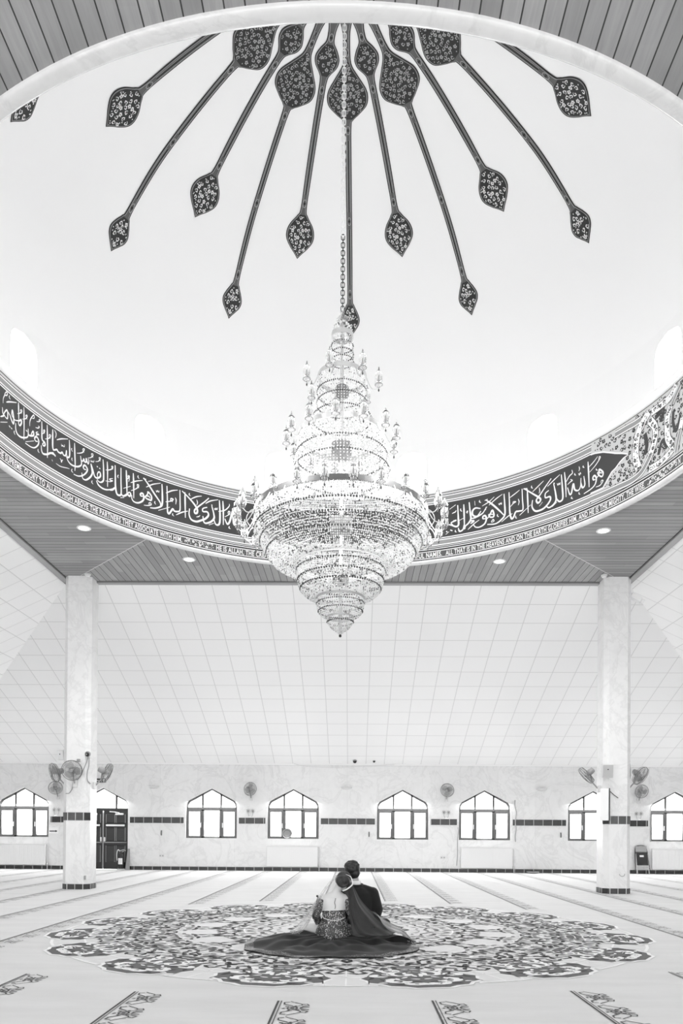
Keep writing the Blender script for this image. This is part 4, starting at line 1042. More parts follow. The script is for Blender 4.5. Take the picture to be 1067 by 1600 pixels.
# bead curtains tier by tier
curtain('crystal_crown', [(.05, 7.52), (.11, 7.45), (.13, 7.36)], 18, .012, .03)
curtain('crystal_tier', [(.13, 7.34), (.137, 7.228), (.14, 7.124), (.15, 7.03), (.20, 6.93), (.29, 6.85)], 30, .008, .034)
curtain('crystal_tier', [(.30, 6.80), (.31, 6.636), (.315, 6.499), (.37, 6.309), (.52, 6.11)], 60, .008, .034)
curtain('crystal_tier', [(.54, 6.05), (.57, 5.838), (.60, 5.651), (.62, 5.43), (.66, 5.25), (.86, 5.12), (1.06, 5.09)], 96, .008, .036)
curtain('crystal_bowl', [(1.075, 5.05), (1.082, 4.96), (1.08, 4.871), (1.006, 4.745)], 300, .0105, .024, .003)
curtain('crystal_bowl', [(1.0, 4.74), (.97, 4.68), (.925, 4.61)], 280, .0105, .024, .003)
curtain('crystal_bowl', [(.92, 4.60), (.84, 4.515), (.70, 4.47), (.56, 4.485)], 220, .0105, .024, .003)
curtain('crystal_tier', [(.555, 4.47), (.552, 4.402), (.537, 4.287), (.502, 4.179), (.42, 4.10), (.30, 4.07)], 150, .0100, .024, .002)
curtain('crystal_tier', [(.30, 4.05), (.297, 3.997), (.277, 3.905), (.235, 3.855), (.165, 3.835)], 70, .0085, .025)
curtain('crystal_tier', [(.165, 3.82), (.163, 3.771), (.112, 3.70), (.06, 3.66), (.015, 3.625)], 40, .008, .024)
mb = MB(); mb.ball((0, YC, 3.60), .018, n=14); mb.tube([(0, YC, 3.61), (0, YC, 3.66)], .006); mb.build('finial', M['dark'], ch, CO)
mb = MB(); mb.lathe([(.012, 7.50), (.06, 7.53), (.075, 7.56), (.05, 7.60), (.02, 7.63), (.03, 7.66), (.01, 7.68)], 20, 0, YC); mb.build('crown_cap', M['crystal2'], ch, CO)
# chain: dark links below, a pale sleeve above
def link(mb, z, turn, L=.072, w=.022, r=.0055):
    P = []
    for k in range(16):
        a = 2 * pi * k / 16; u = w * cos(a); v = (L / 2 - w) * (1 if sin(a) >= 0 else -1) + w * sin(a)
        P.append((u if not turn else 0, YC + (u if turn else 0), z + v))
    mb.tube(P, r, 5, 0, True)
mb = MB(); z = 7.70; k = 0
while z < 8.62: link(mb, z, k % 2); z += .050; k += 1
mb.build('chain', M['black'], ch, CO)
mb = MB(); k = 0
while z < 11.93: link(mb, z, k % 2, .08, .022, .007); z += .054; k += 1
mb.build('chain', M['white'], ch, CO, label='pale upper length of chain')
mb = MB(); mb.lathe([(.02, 11.88), (.10, 11.93), (.12, 11.99), (.02, 12.0)], 20, 0, YC); mb.build('ceiling_rose', M['ringm'], ch, CO)
# one candle lamp and its copies
def lamp_meshes(sc):
    out = []
    m = MB(); m.lathe([(.004 * sc, -.03), (.02 * sc, -.028), (.036 * sc, -.012), (.044 * sc, .0), (.040 * sc, .004), (.018 * sc, .006), (.012 * sc, .03)], 16); out.append(('saucer', m, 'crystal2', True))
    m = MB()
    for k in range(14): a = 2 * pi * k / 14; bead(m, .046 * sc * cos(a), .046 * sc * sin(a), .0, .0062)
    out.append(('bead_rim', m, 'bead', False))
    m = MB(); m.lathe([(.001, -.088), (.009, -.076), (.010, -.066), (.003, -.045), (.002, -.03)], 10); out.append(('drop', m, 'drop', True))
    m = MB(); m.lathe([(.012 * sc, .028), (.034 * sc, .05), (.046 * sc, .10), (.040 * sc, .145), (.022 * sc, .175), (.012 * sc, .185), (.004, .225)], 16); out.append(('glass_shade', m, 'shade', True))
    m = MB(); m.lathe([(.004, .03), (.010, .06), (.012, .085), (.007, .11), (.001, .125)], 10); out.append(('bulb', m, 'bulb', True))
    m = MB()
    for k in range(8):
        a = 2 * pi * k / 8; m.tube([(.040 * sc * cos(a), .040 * sc * sin(a), .01), (.046 * sc * cos(a), .046 * sc * sin(a), .05), (.040 * sc * cos(a), .040 * sc * sin(a), .09)], .004, 5)
    out.append(('crystal_prisms', m, 'crystal', False)); return out
proto = None
def put_lamp(x, y, z, hoop_r, hoop_z, sc=1.0):
    global proto
    a = atan2(y, x); R = hypot(x, y)
    e = bpy.data.objects.new('candle_lamp', None); e.empty_display_size = .05; COL.objects.link(e); e.parent = ch; e.location = (x, y, z - CO[2])
    if proto is None:
        proto = [m.build(nm, M[mt], e, smooth=sm) for nm, m, mt, sm in lamp_meshes(1.0)]
    else:
        for p in proto:
            c = p.copy(); COL.objects.link(c); c.parent = e
    d = hoop_r - R; m = MB(); ca, sa = cos(a), sin(a)
    m.tube([(t * ca, t * sa, zz) for t, zz in [(q.x, q.y) for q in crom([(0, -.02, 0), (d * .25, -.06, 0), (d * .6, -.03, 0), (d, hoop_z - z, 0)], 5)]], .006, 6); m.build('arm', M['ringm'], e)
for n, R, z, hr, hz, ph in ((7, .46, 6.72, .30, 6.827, -18), (13, .69, 6.0, .54, 6.08, -5), (26, 1.29, 4.965, 1.075, 5.08, -7)):
    for k in range(n):
        a = radians(-90 + ph + 360 * k / n); put_lamp(R * cos(a), R * sin(a), z, hr, hz)
# scroll brackets under the big rim
for k in range(13):
    a = radians(-90 + 360 * (k + .5) / 13); m = MB()
    P = [(r * cos(a), YC + r * sin(a), z) for r, z in [(q.x, q.y) for q in crom([(1.085, 5.03, 0), (1.16, 4.98, 0), (1.20, 4.88, 0), (1.14, 4.80, 0), (1.10, 4.86, 0), (1.14, 4.90, 0)], 5)]]
    m.tube(P, .006, 6); m.build('scroll_bracket', M['ringm'], ch, CO)
# ------------------------------------------------------------------ fittings on the back wall
def rot_to(d):
    """matrix turning +Z to d"""
    return Vector((0, 0, 1)).rotation_difference(Vector(d).normalized()).to_matrix()
def radiator(c, label):
    e = empty('radiator', (c, YW, 0), label, 'radiator', 'radiators under the windows'); org = (c, YW, 0)
    m = MB(); m.bbox(c - .76, c + .76, YW - .11, YW - .03, .13, .735, .012)
    for k in range(24): x = c - .72 + k * .0626; m.box(x - .012, x + .012, YW - .116, YW - .10, .16, .70)
    m.build('panel', M['white'], e, org)
    m = MB(); m.box(c - .77, c + .77, YW - .12, YW - .03, .735, .752); m.build('top_grille', M['white'], e, org)
    m = MB(); m.tube([(c + .80, YW - .06, 0.0), (c + .80, YW - .06, .70)], .011, 8); m.tube([(c + .80, YW - .06, .16), (c + .74, YW - .06, .16)], .011, 8); m.build('pipe', M['offwhite'], e, org)
    m = MB(); m.lathe([(.022, .12), (.028, .15), (.024, .20), (.01, .21)], 12, c + .80, YW - .06); m.build('valve', M['metal'], e, org)
radiator(-9.76, 'white radiator under the leftmost window, cut by the left edge'); radiator(-1.62, 'white radiator under the window with the round basket')
radiator(4.15, 'white radiator between two hanging cords, right of the seated couple'); radiator(9.78, 'white radiator at the right edge beside the folding chair')

def fan(mount, out, face, R, label, group=None, arm=0.26, drop=0.0):
    """oscillating fan; out = horizontal direction away from the wall or column, face = where the head points"""
    mount, out, face = Vector(mount), Vector(out).normalized(), Vector(face).normalized(); org = tuple(mount)
    e = empty('wall_fan', org, label, 'fan', group); hub = mount + out * arm + Vector((0, 0, arm * .95 - drop)); Q = rot_to(face)
    u = out.cross(Vector((0, 0, 1)))
    B = Matrix(((u.x, out.x, 0), (u.y, out.y, 0), (0, 0, 1)))
    def P(x, y, z): return hub + Q @ Vector((x, y, z))
    MM = Matrix.Translation(mount) @ B.to_4x4()
    m = MB(); m.bbox(-.045, .045, 0, .05, -.08, .06, .012, 0, MM); m.build('mounting_box', M['offwhite'], e, org)
    m = MB(); m.tube([mount + out * .04, mount + out * arm * .55 + Vector((0, 0, arm * .45)), hub - Q @ Vector((0, 0, .10))], .014, 8); m.build('arm', M['midgrey'], e, org)
    m = MB(); m.lathe([(.02, -.19), (.05, -.18), (.062, -.12), (.058, -.05), (.03, -.03)], 16, 0, 0, 0, Matrix.Translation(hub) @ Q.to_4x4()); m.build('motor_housing', M['midgrey'], e, org, True)
    m = MB()
    for k in range(3):
        a0 = 2 * pi * k / 3; vs = []; nn = 7
        for i in range(nn):
            r = .045 + (R * .86 - .045) * i / (nn - 1); w = .32 + .42 * sin(pi * min(1, i / (nn - 1) * .9 + .1))
            vs += [P(r * cos(a0 - w), r * sin(a0 - w), -.018), P(r * cos(a0 + w), r * sin(a0 + w), .018)]
        m.add(vs, [(2 * i, 2 * i + 1, 2 * i + 3, 2 * i + 2) for i in range(nn - 1)])
    m.lathe([(.03, -.03), (.035, .01), (.02, .03), (.001, .035)], 14, 0, 0, 0, Matrix.Translation(hub) @ Q.to_4x4())
    m.build('blades', M['fanblade'], e, org)
    m = MB(); n = 40
    ringp = lambda r, z, k=n: [P(r * cos(2 * pi * i / k), r * sin(2 * pi * i / k), z) for i in range(k)]
    m.tube(ringp(R, 0), .006, 6, 0, True); m.tube(ringp(R * .96, .035), .0025, 5, 0, True); m.tube(ringp(R * .6, .06), .002, 5, 0, True); m.tube(ringp(R * .22, .065, 20), .004, 5, 0, True)
    m.tube(ringp(R * .9, -.05), .0025, 5, 0, True)
    for i in range(36):
        a = 2 * pi * i / 36; c_, s_ = cos(a), sin(a)
        m.tube([P(R * .2 * c_, R * .2 * s_, .066), P(R * .6 * c_, R * .6 * s_, .061), P(R * .93 * c_, R * .93 * s_, .04), P(R * c_, R * s_, 0), P(R * .9 * c_, R * .9 * s_, -.05), P(.06 * c_, .06 * s_, -.07)], .0016, 4)
    m.build('guard', M['fanwire'], e, org)
    m = MB(); m.lathe([(.03, .062), (.034, .068), (.028, .075), (.001, .076)], 16, 0, 0, 0, Matrix.Translation(hub) @ Q.to_4x4()); m.build('guard_cap', M['midgrey'], e, org)
FW = 'fans on the back wall above flower ornaments'; FC = 'fans bracketed on the two columns'
fan((-2.87, YW, 2.17), (0, -1, 0), (.55, -.8, -.2), .20, 'fan on the wall between the two windows left of the couple', FW, .24, -.03)
fan((2.95, YW, 2.17), (0, -1, 0), (-.35, -.9, -.25), .20, 'fan on the wall between the two windows right of the couple', FW, .24, -.03)
fan((-8.66, YW, 2.17), (0, -1, 0), (.45, -.85, -.25), .20, 'fan on the wall peeping out left of the left column', FW, .24, -.03)
fan((8.64, YW, 2.17), (0, -1, 0), (.1, -.95, -.25), .20, 'fan on the wall just right of the right column', FW, .24, -.03)
cl, cr = COLX[-1], COLX[1]
fan((cl[0], cl[1] - .265, 2.08), (0, -1, 0), (.12, -.97, -.2), .195, 'fan facing us on the front of the left column', FC, .20, -.05)
fan((cl[0] - .265, cl[1], 2.06), (-1, 0, 0), (-.72, -.62, -.3), .195, 'fan turned away on the left side of the left column', FC, .26)
fan((cl[0] + .265, cl[1], 2.06), (1, 0, 0), (.72, .45, -.35), .195, 'fan seen from behind above the exit sign', FC, .27)
fan((cr[0] - .265, cr[1], 2.06), (-1, 0, 0), (-.62, .35, -.62), .195, 'fan tilted down beside the speaker on the right column', FC, .27)
fan((cr[0] + .265, cr[1], 2.06), (1, 0, 0), (.55, -.62, -.55), .195, 'fan on the right side of the right column', FC, .27)

def flower_ornament(x, label):
    e = empty('flower_ornament', (x, YW, 1.58), label, 'wall ornament', 'flower ornaments on the tile band'); org = (x, YW, 1.58)
    for s in (-1, 1):
        m = MB(); cx, cz = x + s * .07, 1.78
        for k in range(8):
            a = 2 * pi * k / 8
            m.tube([(cx, YW - .03, cz), (cx + .035 * cos(a - .25), YW - .04, cz + .035 * sin(a - .25)), (cx + .075 * cos(a), YW - .035, cz + .075 * sin(a)), (cx + .035 * cos(a + .25), YW - .04, cz + .035 * sin(a + .25)), (cx, YW - .03, cz)], .0035, 5)
        m.ball((cx, YW - .04, cz), .014, n=8); m.build('flower', M['midgrey'], e, org)
        m = MB(); m.tube(crom([(x + s * .02, YW - .02, 1.585), (x + s * .06, YW - .03, 1.66), (cx, YW - .03, 1.77)], 4), .005, 6); m.build('stem', M['midgrey'], e, org)
    m = MB(); m.lathe([(.05, 1.58), (.055, 1.59), (.03, 1.62), (.035, 1.64)], 14, x, YW - .05); m.build('holder', M['offwhite'], e, org)
flower_ornament(-2.88, 'wire flower ornament between the two windows left of the couple'); flower_ornament(2.95, 'wire flower ornament between the two windows right of the couple')
flower_ornament(-8.71, 'wire flower ornament beside the leftmost window'); flower_ornament(8.64, 'wire flower ornament between right column and last window')

for x, lab in ((-5.79, 'white half-bowl wall light right of the door'), (-0.02, 'white half-bowl wall light in the middle above the couple'), (5.78, 'white half-bowl wall light left of the right column')):
    e = empty('wall_light', (x, YW, 2.48), lab, 'wall light', 'half-bowl wall lights'); org = (x, YW, 2.48)
    m = MB(); vs = []; fs = []; n = 14; prof_ = [(.16, 2.515), (.165, 2.50), (.15, 2.47), (.10, 2.445), (.02, 2.435)]
    for r, z in prof_:
        for k in range(n + 1): a = pi * k / n; vs.append((x + r * cos(a), YW - r * .7 * sin(a), z))
    for i in range(len(prof_) - 1):
        for k in range(n): fs.append((i * (n + 1) + k, i * (n + 1) + k + 1, (i + 1) * (n + 1) + k + 1, (i + 1) * (n + 1) + k))
    m.add(vs, fs); m.build('shade', M['offwhite'], e, org, True)
    m = MB(); m.box(x - .05, x + .05, YW - .02, YW, 2.44, 2.54); m.build('back_plate', M['offwhite'], e, org)

# exit sign: white running man beside a pale arrow panel, no words
e = empty('exit_sign', (-7.39, YW, 2.665), 'dark exit sign with running figure over the door', 'sign'); org = (-7.39, YW, 2.665)
m = MB(); m.bbox(-7.55, -7.23, YW - .05, YW, 2.60, 2.73, .006); m.build('casing', M['midgrey'], e, org)
fz = lambda x, z: (-7.39 + x, YW - .053, 2.665 + z)
m = MB(); m.poly([(-.15, -.055), (.15, -.055), (.15, .055), (-.15, .055)], fz); m.build('face', M['dark'], e, org)
fz2 = lambda x, z: (-7.39 + x, YW - .055, 2.665 + z)
m = MB(); m.poly([(.085, -.045), (.14, -.045), (.14, .045), (.085, .045)], fz2)
m.ribbon([(-.10, .0), (-.04, .0)], .016, fz2); m.poly([(-.10, .03), (-.10, -.03), (-.135, 0)], fz2)
m.poly([(.03 + .011 * cos(k * pi / 4), .036 + .011 * sin(k * pi / 4)) for k in range(8)], fz2)
for L in ([(.025, .024), (.015, -.008)], [(.022, .02), (-.005, .01), (-.015, -.005)], [(.022, .02), (.045, .008), (.058, .018)], [(.015, -.008), (-.005, -.02), (-.02, -.042)], [(.015, -.008), (.038, -.02), (.035, -.045)]): m.ribbon(L, .010, fz2)
m.build('pictogram', M['paper'], e, org)
m = MB(); m.tube([(-7.39 + .08, YW - .01, 2.73), (-7.39 + .08, YW - .01, 2.86)], .005, 6); m.build('hanger', M['offwhite'], e, org)

# arrow sign
e = empty('arrow_sign', (-8.80, YW, 1.15), 'white plate with black arrow pointing right at the column', 'sign'); org = (-8.80, YW, 1.15)
m = MB(); m.box(-8.95, -8.65, YW - .008, YW, 1.07, 1.25); m.build('plate', M['paper'], e, org)
fa = lambda x, z: (-8.80 + x, YW - .010, 1.15 + z)
m = MB(); m.ribbon([(-.12, -.01), (.07, -.01)], .028, fa); m.poly([(.06, -.045), (.12, -.01), (.06, .025)], fa); m.build('arrow', M['black'], e, org)

# fire extinguisher
e = empty('fire_extinguisher', (-6.72, YW - .14, 0), 'dark fire extinguisher with white label standing by the door', 'fire extinguisher'); org = (-6.72, YW - .14, 0); ex, ey = org[0], org[1]
m = MB(); m.lathe([(.075, .03), (.085, .04), (.085, .40), (.07, .47), (.03, .51), (.025, .55)], 20, ex, ey); m.build('cylinder', M['extg'], e, org, True)
m = MB(); m.lathe([(.09, 0), (.12, .005), (.12, .025), (.09, .035)], 20, ex, ey); m.build('stand', M['offwhite'], e, org)
m = MB()
for k in range(6):
    a, b = -pi / 2 - .8 + k * .2667, -pi / 2 - .8 + (k + 1) * .2667
    m.add([(ex + .087 * cos(t), ey + .087 * sin(t), z) for t, z in ((a, .17), (b, .17), (b, .35), (a, .35))], [(0, 1, 2, 3)])
m.build('label', M['paper'], e, org, label='white label')
m = MB(); m.tube([(ex - .06, ey, .56), (ex + .09, ey - .02, .60), (ex + .15, ey - .03, .57)], .012, 8); m.tube([(ex, ey, .53), (ex + .10, ey - .02, .56)], .010, 8); m.build('lever', M['metal'], e, org)
m = MB(); m.tube(crom([(ex - .02, ey - .02, .55), (ex - .07, ey - .06, .60), (ex - .11, ey - .05, .45), (ex - .10, ey - .04, .28)], 5), .012, 8); m.build('hose', M['offwhite'], e, org)
# wedge-shaped grey post beside it
e = empty('door_post', (-6.53, YW - .10, 0), 'grey sloping board leaning beside the fire extinguisher', 'board')
m = MB(); m.add([(-6.60, YW - .12, 0), (-6.47, YW - .12, 0), (-6.50, YW - .02, .63), (-6.555, YW - .02, .63), (-6.60, YW - .08, 0), (-6.47, YW - .08, 0), (-6.50, YW, .63), (-6.555, YW, .63)], [(0, 1, 2, 3), (5, 4, 7, 6), (1, 5, 6, 2), (4, 0, 3, 7), (3, 2, 6, 7), (0, 4, 5, 1)]); m.build('board', M['midgrey'], e, (-6.53, YW - .10, 0))
bpy.data.objects['door_post'].name = 'leaning_board'

# round basket on the sill
e = empty('round_basket', (-1.79, YW + .03, .965), 'round grey basket propped on the window sill', 'basket'); org = (-1.79, YW + .03, .965)
T = Matrix.Translation((-1.79, YW + .01, 1.115)) @ Matrix.Rotation(radians(80), 4, 'X')
m = MB(); m.lathe([(.001, -.02), (.05, -.02), (.055, -.015), (.08, -.015), (.085, -.01), (.13, .0), (.148, .02), (.152, .025), (.145, .03), (.12, .012), (.05, -.005), (.001, -.005)], 32, 0, 0, 0, T); m.build('bowl', M['midgrey'], e, org)
m = MB()
for r, z in ((.15, .027), (.105, .006)): m.tube([T @ Vector((r * cos(2 * pi * k / 36), r * sin(2 * pi * k / 36), z)) for k in range(36)], .006, 6, 0, True)
m.build('rim', M['darkmetal'], e, org)

# small things along the wall
for x, z, lab in ((-5.55, 1.11, 'small dark hook bar on the wall right of the door'), (0.66, 1.11, 'small dark hook bar on the wall above the groom'), (6.35, 1.13, 'small dark hook bar on the wall left of the right column')):
    e = empty('wall_hook', (x, YW, z), lab, 'hook', 'hook bars on the marble wall'); org = (x, YW, z)
    m = MB(); m.bbox(x - .02, x + .02, YW - .015, YW, z - .07, z + .08, .005); m.build('plate', M['midgrey'], e, org)
    m = MB(); m.tube([(x, YW - .01, z + .06), (x, YW - .05, z + .03), (x, YW - .055, z - .05), (x, YW - .03, z - .07)], .009, 6); m.build('hook', M['darkmetal'], e, org)
for x, z, lab in ((-5.54, .43, 'white double socket low on the wall right of the door'), (2.86, .44, 'white double socket low on the wall right of the couple')):
    e = empty('wall_socket', (x, YW, z), lab, 'socket', 'sockets on the marble wall'); org = (x, YW, z)
    m = MB(); m.bbox(x - .075, x + .075, YW - .012, YW, z - .043, z + .043, .004); m.build('face_plate', M['offwhite'], e, org)
    m = MB()
    for s in (-1, 1): m.box(x + s * .038 - .018, x + s * .038 + .018, YW - .015, YW - .011, z - .022, z + .012)
    m.build('socket_outlet', M['midgrey'], e, org)
def cord(name, pts, r, label, m_, cat='cord', group=None):
    q = MB(); q.tube(crom(pts, 6), r, 6); return tag(q.build(name, m_, None, tuple(pts[0])), label, cat, group)
cord('hanging_cord', [(4.99, YW - .01, 2.16), (4.985, YW - .015, 2.0), (5.02, YW - .01, 1.85), (5.03, YW - .012, 1.78), (5.0, YW - .02, 1.5), (5.02, YW - .03, 1.3), (5.0, YW - .02, 1.1), (5.01, YW - .02, .92)], .014, 'dark cord hanging right of the window over the radiator', M['midgrey'])
cord('hanging_cord', [(3.30, YW - .02, 1.34), (3.32, YW - .02, 1.2), (3.29, YW - .02, .95), (3.29, YW - .02, .5), (3.27, YW - .02, .2)], .010, 'thin cord hanging left of the window over the radiator', M['midgrey'])
cord('trailing_cable', [(-1.6, YW - .035, 3.20), (-1.2, YW - .03, 3.13), (-.4, YW - .03, 3.10), (.4, YW - .03, 3.14), (1.4, YW - .035, 3.19)], .008, 'thin slack cable sagging below the ceiling edge in the middle', M['offwhite'], 'cable')
cord('hanging_cord', [(9.0, YW - .02, 1.95), (8.985, YW - .02, 1.75), (9.0, YW - .03, 1.55), (8.985, YW - .02, 1.2), (9.0, YW - .02, .95)], .010, 'thin cord hanging left of the window at the right edge', M['midgrey'])
e = empty('round_tray', (5.48, YW - .16, 0), 'shiny round tray on the carpet against the black skirting', 'tray')
m = MB(); m.lathe([(.10, 0), (.18, .03), (.185, .045), (.175, .05), (.10, .02), (.001, .018)], 28, 5.48, YW - .21); m.build('dish', M['metal'], e, (5.48, YW - .16, 0), True)
# folding chair leaning on the wall
e = empty('folding_chair', (8.70, YW - .10, 0), 'folded dark metal chair leaning on the wall by the right column', 'chair'); org = (8.70, YW - .10, 0)
def ft(x, z, o=0.0): return (8.70 + x, YW - .22 + .20 * z / .85 - o, z)
m = MB(); m.tube(crom([ft(.21, .02), ft(.19, .45), ft(.16, .76), ft(.08, .83), ft(-.08, .83), ft(-.16, .76), ft(-.19, .45), ft(-.21, .02)], 5), .012, 8); m.build('frame', M['darkmetal'], e, org)
m = MB(); m.tube([ft(.17, .02, .03), ft(.17, .60, .03)], .011, 8); m.tube([ft(-.17, .02, .03), ft(-.17, .60, .03)], .011, 8)
for z in (.14, .20): m.tube([ft(.19, z, .03), ft(-.19, z, .03)], .010, 8)
m.build('rear_legs', M['metal'], e, org)
def plate(x0, x1, z0, z1, o, t=.02):
    q = MB(); q.add([ft(x0, z0, o), ft(x1, z0, o), ft(x1, z1, o), ft(x0, z1, o), ft(x0, z0, o + t), ft(x1, z0, o + t), ft(x1, z1, o + t), ft(x0, z1, o + t)], [(0, 1, 2, 3), (7, 6, 5, 4), (0, 4, 5, 1), (1, 5, 6, 2), (2, 6, 7, 3), (3, 7, 4, 0)]); return q
plate(-.165, .165, .66, .82, .0).build('backrest', M['midgrey'], e, org, label='grey backrest')
plate(-.175, .175, .26, .64, .02).build('seat', M['dark'], e, org, label='dark seat underside')
plate(-.07, .05, .50, .555, .042, .003).build('sticker', M['paper'], e, org, label='white sticker')

# ------------------------------------------------------------------ fittings on the columns
def speaker(c, d, size, label):
    """box loudspeaker; d = facing direction"""
    d = Vector(d).normalized(); u = d.cross(Vector((0, 0, 1))).normalized(); w = u.cross(d)
    X = Matrix.Translation(c) @ Matrix(((u.x, -d.x, w.x), (u.y, -d.y, w.y), (u.z, -d.z, w.z))).to_4x4()   # local x right, y back, z up
    e = empty('loudspeaker', c, label, 'loudspeaker', 'loudspeakers on the columns'); a, h_, t = size; org = tuple(c)
    m = MB(); m.bbox(-a / 2, a / 2, 0, t, -h_ / 2, h_ / 2, .012, 0, X); m.build('cabinet', M['offwhite'], e, org)
    m = MB(); m.bbox(-a / 2 + .012, a / 2 - .012, -.008, .006, -h_ / 2 + .012, h_ / 2 - .012, .004, 0, X); m.build('grille', M['spkg'] if a > .18 else M['white'], e, org)
    m = MB(); m.lathe([(.001, 0), (.012, 0), (.012, .003), (.001, .003)][::-1], 12, 0, 0, 0, X @ Matrix.Translation((0, -.009, h_ * .12)) @ Matrix.Rotation(radians(90), 4, 'X')); m.build('badge', M['black'], e, org, label='dark round badge')
    return e, X
e, X = speaker((cr[0] - .25, cr[1] - .42, 2.37), (-.10, -.97, -.2), (.21, .27, .12), 'pale loudspeaker with a black dot on the right column')
m = MB(); m.tube([X @ Vector((0, .11, 0)), (cr[0] - .2, cr[1] - .24, 2.40)], .014, 8); m.build('bracket', M['offwhite'], e, (cr[0] - .25, cr[1] - .42, 2.37))
e, X = speaker((cl[0] - .38, cl[1] - .08, 2.65), (-.35, -.9, -.2), (.15, .19, .11), 'small white loudspeaker on the left side of the left column')
m = MB(); m.tube([X @ Vector((0, .10, 0)), (cl[0] - .26, cl[1] - .02, 2.66)], .012, 8); m.build('bracket', M['offwhite'], e, (cl[0] - .38, cl[1] - .08, 2.65))

# camera on the left column with its cables
e = empty('security_camera', (cl[0] + .235, cl[1] - .235, 2.65), 'dark camera high on the right corner of the left column', 'camera'); org = tuple(e.location); cx_, cy_ = org[0], org[1]
m = MB(); m.ball((cx_, cy_ - .05, 2.65), .042, n=14); m.build('dome_housing', M['dark'], e, org, True)
m = MB(); m.lathe([(.055, -.01), (.055, .02), (.045, .035)], 18, 0, 0, 0, Matrix.Translation((cx_, cy_ - .02, 2.66)) @ Matrix.Rotation(radians(90), 4, 'X')); m.build('base_ring', M['midgrey'], e, org)
m = MB(); m.ball((cx_ - .005, cy_ - .092, 2.645), .014, n=10); m.build('lens', M['metal'], e, org)
cord('fan_cable', [(cx_, cy_ - .01, 2.61), (cx_ - .03, cy_ - .03, 2.48), (cx_ - .08, cl[1] - .275, 2.35), (cl[0] + .10, cl[1] - .28, 2.22), (cl[0] + .02, cl[1] - .28, 2.13), (cl[0] - .04, cl[1] - .28, 2.12), (cl[0] - .06, cl[1] - .28, 1.98), (cl[0] - .12, cl[1] - .275, 1.89), (cl[0] - .19, cl[1] - .27, 1.88)], .008, 'grey cable looping down across the front of the left column', M['midgrey'], 'cable')
cord('fan_cable', [(cx_ + .02, cy_ - .01, 2.60), (cx_ + .015, cy_, 2.44), (cx_ - .01, cy_ - .02, 2.28), (cx_ - .005, cy_ - .01, 2.14), (cx_ + .03, cy_ + .05, 2.08)], .008, 'grey cable from the camera down to the right-hand fan of the left column', M['midgrey'], 'cable')
m = MB(); m.bbox(cl[0] + .03, cl[0] + .09, cl[1] - .30, cl[1] - .262, 2.51, 2.56, .006); tag(m.build('junction_box', M['midgrey'], None, (cl[0] + .06, cl[1] - .265, 2.53)), 'small grey box on the front of the left column', 'box')
m = MB(); m.bbox(cl[0] + .185, cl[0] + .215, cl[1] - .29, cl[1] - .235, .19, .27, .005); tag(m.build('wall_socket', M['midgrey'], None, (cl[0] + .2, cl[1] - .25, .23)), 'small dark socket low on the left column', 'socket')
# things on the right column
cord('cable_loop', [(cr[0] + .27, cr[1] - .05, 2.08), (cr[0] + .30, cr[1] - .08, 2.3), (cr[0] + .295, cr[1] - .08, 2.5), (cr[0] + .28, cr[1] - .07, 2.70), (cr[0] + .26, cr[1] - .08, 2.66), (cr[0] + .265, cr[1] - .08, 2.4), (cr[0] + .28, cr[1] - .08, 2.32)], .010, 'dark loop of cable hanging right of the right column', M['darkmetal'], 'cable')
cord('cable_hook', [(cr[0] + .03, cr[1] - .27, .385), (cr[0] + .045, cr[1] - .28, .355), (cr[0] + .085, cr[1] - .285, .34), (cr[0] + .125, cr[1] - .28, .36), (cr[0] + .135, cr[1] - .27, .39)], .006, 'thin smile-shaped wire low on the right column', M['midgrey'], 'wire')
e = empty('notice_box', (cr[0] - .25, cr[1] - .26, 1.73), 'tall white box with dark edge on the left corner of the right column', 'box'); org = tuple(e.location)
X = Matrix.Translation((cr[0] - .275, cr[1] - .33, 1.73)) @ Matrix.Rotation(radians(-22), 4, 'Z')
m = MB(); m.bbox(-.085, .075, -.04, .04, -.31, .31, .008, 0, X); m.build('cabinet', M['white'], e, org)
m = MB(); m.box(.076, .094, -.044, .044, -.31, .315, 0, X); m.build('edge', M['dark'], e, org, label='dark edge')
cord('pull_cord', [(cr[0] - .17, cr[1] - .275, 2.0), (cr[0] - .08, cr[1] - .28, 1.92), (cr[0] + .0, cr[1] - .275, 1.86)], .006, 'thin dark cord slanting across the right column beside the white box', M['darkmetal'])
e = empty('floodlight', (cr[0] + .26, cr[1], 5.85), 'white floodlight near the top of the right column', 'floodlight'); org = tuple(e.location)
X = Matrix.Translation((cr[0] + .40, cr[1] - .05, 5.82)) @ Matrix.Rotation(radians(28), 4, 'Y')
m = MB(); m.bbox(-.11, .11, -.06, .06, -.045, .05, .01, 0, X); m.bbox(.115, .17, -.05, .05, -.05, .04, .01, 0, X); m.build('housing', M['white'], e, org)
m = MB(); m.tube([(cr[0] + .255, cr[1], 5.84), X @ Vector((-.10, 0, 0))], .014, 8); m.build('bracket', M['offwhite'], e, org)

